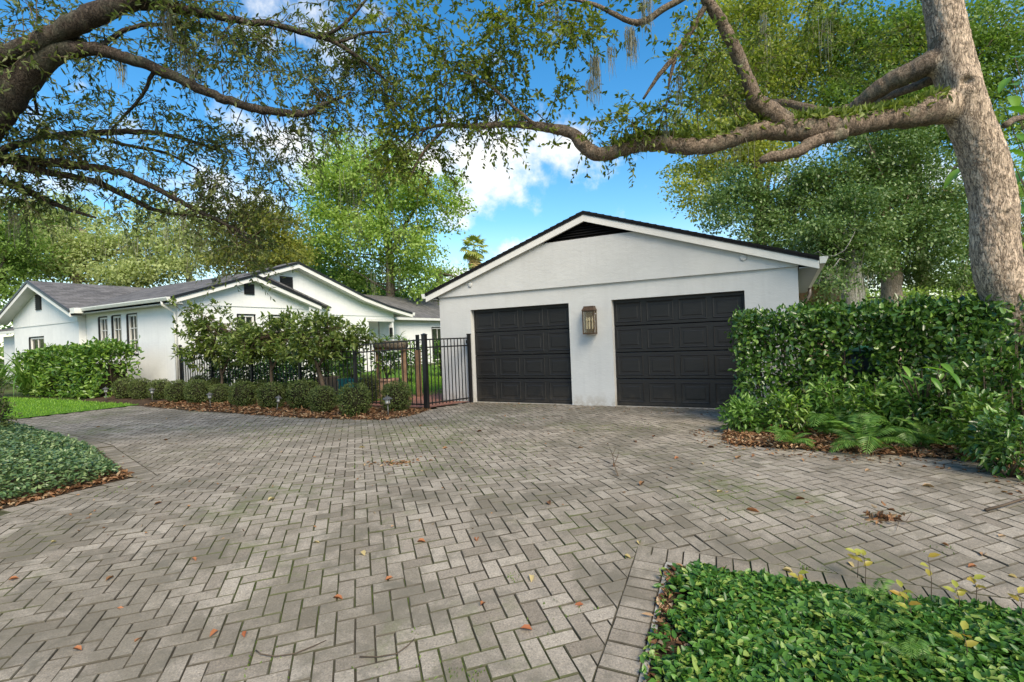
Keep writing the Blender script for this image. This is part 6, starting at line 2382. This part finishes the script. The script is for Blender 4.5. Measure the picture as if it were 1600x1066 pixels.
moss(lo_, [(260, 15, 5.8, 14, 60, 70), (290, 70, 6.0, 16, 60, 70), (300, 105, 6.0, 12, 50, 40), (190, 95, 5.8, 8, 45, 36), (60, 215, 6.2, 16, 50, 60), (90, 235, 6.3, 16, 40, 50), (340, 50, 6.1, 12, 40, 34), (20, 330, 6.4, 12, 50, 40), (230, 275, 6.6, 18, 24, 30), (150, 268, 6.4, 16, 24, 26), (330, 345, 7.0, 16, 24, 26)])


# ------------------------------------------------------------------ trees beyond
def far_tree(name, lab, base_px, y, trunk, lobes, nclump, per, leaf, matk, bark='bark_far', moss_spec=None, sig=None, group=None, shell=.42, nb=26, trunk2=None):
    b_ = at(base_px[0], base_px[1], y)
    root = thing(name, lab, "tree", (b_.x, b_.y, G(b_.x, b_.y)), 0, group)
    of = np.array(root.location)
    mb_ = MB(of)
    t0_ = [(b_.x, b_.y, root.location.z - .1, trunk[0][2] * y / 800 * 1.2)] + [A4(q[0], q[1], y, q[2]) for q in trunk]
    tp = branch_tube(mb_, t0_, 12, .3, .05)
    if trunk2:
        branch_tube(mb_, [A4(q[0], q[1], y, q[2]) for q in trunk2], 9, .3, .05)
    lob = [LB_(px, py, y + dy, rx, ry, (rx + ry) / 2) for (px, py, dy, rx, ry) in lobes]
    bs_, dd_, nr_, LL_, cs_ = crown_mesh(lob, int(nclump * (.50 if matk in ('dark', 'mid') else .42)), int(per * 3.7), leaf * (1.12 if matk in ('dark', 'mid') else 1.2), sig or leaf * 5.4, .45, shell)
    top = np.array(tp[len(tp) // 3:, :3])
    for j in range(nb):
        q_ = cs_[rng.integers(len(cs_))]
        a_ = top[rng.integers(len(top))]
        mid = (a_ * .55 + q_ * .45) + rng.normal(scale=.25, size=3)
        r_ = trunk[-1][2] * y / 800
        mb_.tube([Vector(a_), Vector(mid), Vector(q_)], [r_ * .5, r_ * .28, r_ * .08], 5)
    mb_.build("trunk", M[bark], root)
    link("crown", leaf_mesh("crown", bs_ - of, dd_, nr_, LL_, LL_ * .6, False, .12, .1), BG[matk], root)
    if moss_spec:
        R_ = []
        for (px, py, dy, wpx, lpx, n_) in moss_spec:
            k_ = (y + dy) / 800
            c_ = np.array(at(px, py, y + dy))
            r0 = c_ + rng.normal(size=(n_, 3)) * np.array([wpx * k_ * .5, wpx * k_ * .5, wpx * k_ * .35])
            R_.append(moss_pts(r0, lpx * k_, .06))
        link("spanish_moss", ribbons("spanish_moss", np.concatenate(R_) - of, .011), M['moss'], root)['kind'] = 'stuff'
    return root


g_ = "trees beyond the house and garage"
far_tree("tall_tree", "tall bright green tree with moss behind the white house's tall gable", (612, 560), 34, [(610, 440, 7), (606, 380, 6), (590, 310, 5), (575, 250, 3)],
         [(560, 300, 0, 60, 50), (640, 300, -2, 60, 40), (610, 260, 0, 60, 40), (520, 290, 1, 50, 50), (680, 330, -1, 42, 34), (690, 300, -1, 28, 24), (540, 370, 0, 60, 45), (610, 370, -2, 60, 45), (500, 340, 0, 40, 40), (480, 400, 1, 45, 40), (640, 400, 0, 45, 40), (570, 430, 1, 60, 30), (530, 235, 1, 40, 30), (660, 440, -1, 32, 26)], 950, 26, .19, 'bright',
         moss_spec=[(590, 260, -1, 30, 60, 70), (545, 280, -1, 30, 70, 70), (620, 340, -2, 40, 60, 70), (560, 350, -2, 30, 60, 60), (600, 420, -2, 30, 40, 40)], group=g_, trunk2=[(608, 400, 4), (640, 340, 3), (660, 310, 2)])
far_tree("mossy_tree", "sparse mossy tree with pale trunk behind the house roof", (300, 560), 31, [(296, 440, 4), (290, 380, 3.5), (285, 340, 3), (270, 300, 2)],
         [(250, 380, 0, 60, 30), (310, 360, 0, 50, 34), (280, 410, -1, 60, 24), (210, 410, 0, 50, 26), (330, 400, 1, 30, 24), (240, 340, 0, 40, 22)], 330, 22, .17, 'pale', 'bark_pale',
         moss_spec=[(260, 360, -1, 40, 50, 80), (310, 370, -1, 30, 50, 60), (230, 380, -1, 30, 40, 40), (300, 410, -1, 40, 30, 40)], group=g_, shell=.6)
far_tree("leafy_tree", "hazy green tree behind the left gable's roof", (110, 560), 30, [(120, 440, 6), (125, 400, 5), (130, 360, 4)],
         [(90, 400, 0, 70, 36), (150, 390, 0, 60, 36), (60, 350, 1, 60, 36), (170, 430, -1, 60, 24), (120, 340, 1, 50, 28), (220, 430, 0, 45, 22), (40, 400, 0, 50, 34)], 620, 26, .16, 'pale', group=g_, moss_spec=[(90, 350, -1, 50, 40, 60), (180, 380, -1, 40, 40, 50)], trunk2=[(130, 420, 4), (170, 400, 3), (200, 385, 2)])
far_tree("leafy_tree", "dense green tree at the far left behind the house", (-30, 560), 26, [(-20, 440, 8), (-15, 380, 6)],
         [(-40, 420, 0, 70, 50), (20, 400, 0, 50, 44), (0, 350, 0, 60, 40), (-80, 370, 0, 60, 60), (15, 450, -1, 35, 24)], 460, 26, .15, 'mid', group=g_)
far_tree("yellow_tree", "yellow green tree rising over the house's middle roof", (395, 560), 27, [(398, 440, 5), (405, 390, 4), (410, 350, 3)],
         [(390, 380, 0, 48, 34), (430, 360, 0, 40, 40), (360, 410, 0, 34, 24), (420, 405, -1, 50, 20), (450, 395, 0, 34, 26), (400, 340, 0, 36, 24)], 420, 24, .14, 'olive', group=g_)
far_tree("leafy_tree", "green tree filling the gap between house and garage", (690, 560), 38, [(690, 470, 6), (685, 420, 5)],
         [(670, 480, 0, 50, 30), (700, 440, 0, 40, 26), (640, 470, 1, 50, 30), (720, 480, 0, 50, 40), (690, 510, -2, 60, 30), (600, 480, 1, 50, 30)], 420, 24, .18, 'bright', group=g_)
far_tree("leafy_tree", "mid green tree low behind the white gable's slope", (560, 560), 40, [(560, 470, 6), (555, 430, 5)],
         [(520, 440, 0, 60, 34), (580, 460, 0, 60, 30), (470, 430, 0, 50, 30), (430, 440, 0, 50, 24)], 380, 24, .2, 'mid', group=g_)
far_tree("yellow_tree", "tall yellow green tree behind the oak's long limb", (1190, 560), 26, [(1190, 420, 9), (1185, 300, 8), (1180, 180, 6), (1175, 80, 4)],
         [(1130, 170, 0, 70, 50), (1200, 140, 0, 70, 60), (1110, 260, 0, 55, 40), (1180, 230, -1, 70, 50), (1120, 90, 0, 60, 50), (1230, 60, 0, 80, 60), (1260, 180, 1, 60, 60), (1160, 20, 0, 80, 40), (1090, 310, -1, 42, 34), (1300, 100, 1, 60, 60), (1070, 200, 0, 34, 36)], 1150, 26, .15, 'yellow', group=g_,
         moss_spec=[(1150, 200, -2, 60, 60, 60)])
far_tree("broad_tree", "broad dark green tree right above the garage's eave", (1398, 560), 19, [(1394, 470, 14), (1392, 420, 13), (1388, 360, 10), (1375, 290, 7), (1360, 230, 4)],
         [(1340, 300, 0, 90, 50), (1420, 290, 0, 80, 60), (1270, 330, 0, 70, 40), (1200, 330, 0, 60, 36), (1150, 300, 0, 50, 34), (1130, 330, -1, 40, 26), (1300, 380, -1, 80, 36), (1420, 370, -1, 90, 50), (1380, 230, 0, 70, 40), (1470, 340, 0, 50, 60), (1470, 420, 0, 50, 34), (1210, 370, -1, 50, 24), (1390, 430, 1, 60, 20), (1260, 280, 0, 60, 36)], 1500, 28, .105, 'dark', 'bark', group=g_,
         trunk2=[(1388, 380, 7), (1330, 340, 5), (1260, 330, 3), (1200, 335, 2)])
far_tree("mossy_tree", "pale trunked mossy tree just beyond the hedge", (1330, 560), 15.5, [(1332, 480, 16), (1332, 450, 14), (1328, 410, 12), (1326, 385, 6), (1322, 360, 3)],
         [(1320, 400, 0, 50, 24), (1330, 355, 0, 55, 34), (1290, 370, 0, 50, 30), (1340, 310, 0, 40, 24), (1290, 420, 0, 40, 24), (1360, 410, 1, 40, 24), (1300, 440, -1, 24, 24)], 330, 26, .09, 'dark', 'bark_pale', moss_spec=[(1300, 430, -.8, 20, 40, 60), (1340, 430, -.9, 20, 40, 50)], group=g_)
far_tree("tall_tree", "tall mid green tree behind the oak's upper trunk", (1440, 560), 24, [(1440, 420, 8), (1430, 250, 7), (1420, 100, 5), (1415, 20, 4)],
         [(1390, 100, 0, 80, 60), (1450, 60, 0, 80, 60), (1350, 40, 0, 70, 50), (1420, 180, 0, 80, 60), (1500, 120, 0, 60, 80), (1560, 60, 0, 70, 60), (1330, 170, 0, 50, 50), (1480, 210, 0, 60, 50), (1560, 170, 1, 60, 60)], 1000, 26, .15, 'mid', group=g_)
far_tree("leafy_tree", "bright bushy tree low between garage and oak trunk", (1500, 560), 22, [(1500, 480, 7), (1500, 440, 5)],
         [(1480, 470, 0, 50, 30), (1430, 480, 0, 40, 24), (1530, 450, 0, 50, 40), (1290, 480, 0, 40, 26), (1360, 490, 1, 60, 20), (1390, 468, 2, 50, 26), (1330, 470, 3, 50, 26), (1560, 400, 1, 60, 60), (1600, 300, 1, 60, 90), (1520, 380, 2, 40, 50)], 620, 26, .12, 'bright', group=g_)

# far-off wood closing the view
lob = []
for k in range(46):
    a = -1.25 + 2.5 * k / 45
    r_ = 62 + 9 * math.sin(k * 1.7)
    lob.append(((r_ * math.sin(a), r_ * math.cos(a), 2.4 + rng.uniform(-.5, 1.0)), (3.6, 3.6, rng.uniform(2.6, 4.4))))
bs, dd, nr, L_, cs = crown_mesh(lob, 1700, 16, .5, .9, .8)
o = link("distant_wood", leaf_mesh("distant_wood", bs, dd, nr, L_, L_ * .6, False, .1), BG['mid'])
tag(o, "low belt of distant woodland behind the houses", "woodland", kind='stuff')

# fan palm
pb = at(741, 560, 42)
palm = thing("palm_tree", "lone fan palm with a skirt of dead fronds above the roof line", "palm", (pb.x, pb.y, 0))
top = at(741, 392, 42)
mb = MB(palm.location)
mb.tube([(pb.x, pb.y, -.1), (pb.x + .1, pb.y, top.z * .5), tuple(top)], [.26, .2, .17], 10)
mb.build("trunk", M['bark_far'], palm)


def fan(Lp, R_, n=11, droop=.3):
    vs_, fs_ = [(0, -.02, 0), (0, .02, 0), (Lp, .015, .0), (Lp, -.015, .0)], [(0, 1, 2, 3)]
    for k in range(n):
        a = (k / (n - 1) - .5) * 3.6
        d_ = Vector((math.cos(a), math.sin(a), -.12))
        s_ = Vector((-math.sin(a), math.cos(a), 0))
        b_ = len(vs_)
        c_ = Vector((Lp, 0, 0))
        vs_ += [c_, c_ + d_ * R_ * .55 + s_ * .09 + Vector((0, 0, .03)), c_ + d_ * R_ + Vector((0, 0, -droop * R_)), c_ + d_ * R_ * .55 - s_ * .09 + Vector((0, 0, .03))]
        fs_.append((b_, b_ + 1, b_ + 2, b_ + 3))
    me_ = bpy.data.meshes.new("frond")
    me_.from_pydata(vs_, [], fs_)
    me_.update()
    return me_


fg, fd = fan(.75, .62), fan(.45, .62, 9, .7)
fg.materials.append(BG['yellow'])
fd.materials.append(M['litter_yellow'])
tz = Vector(top) - palm.location
for k in range(20):
    o = link("frond", fg, None, palm, tz + Vector((0, 0, .15)))
    o.rotation_euler = (random.uniform(-.4, .4), -1.25 + 2.1 * (k / 19), k * 2.399)
for k in range(16):
    o = link("dead_frond", fd, None, palm, tz + Vector((0, 0, -.1 - .05 * k)))
    o.rotation_euler = (random.uniform(-.3, .3), 1.15 + random.uniform(0, .35), k * 2.399)
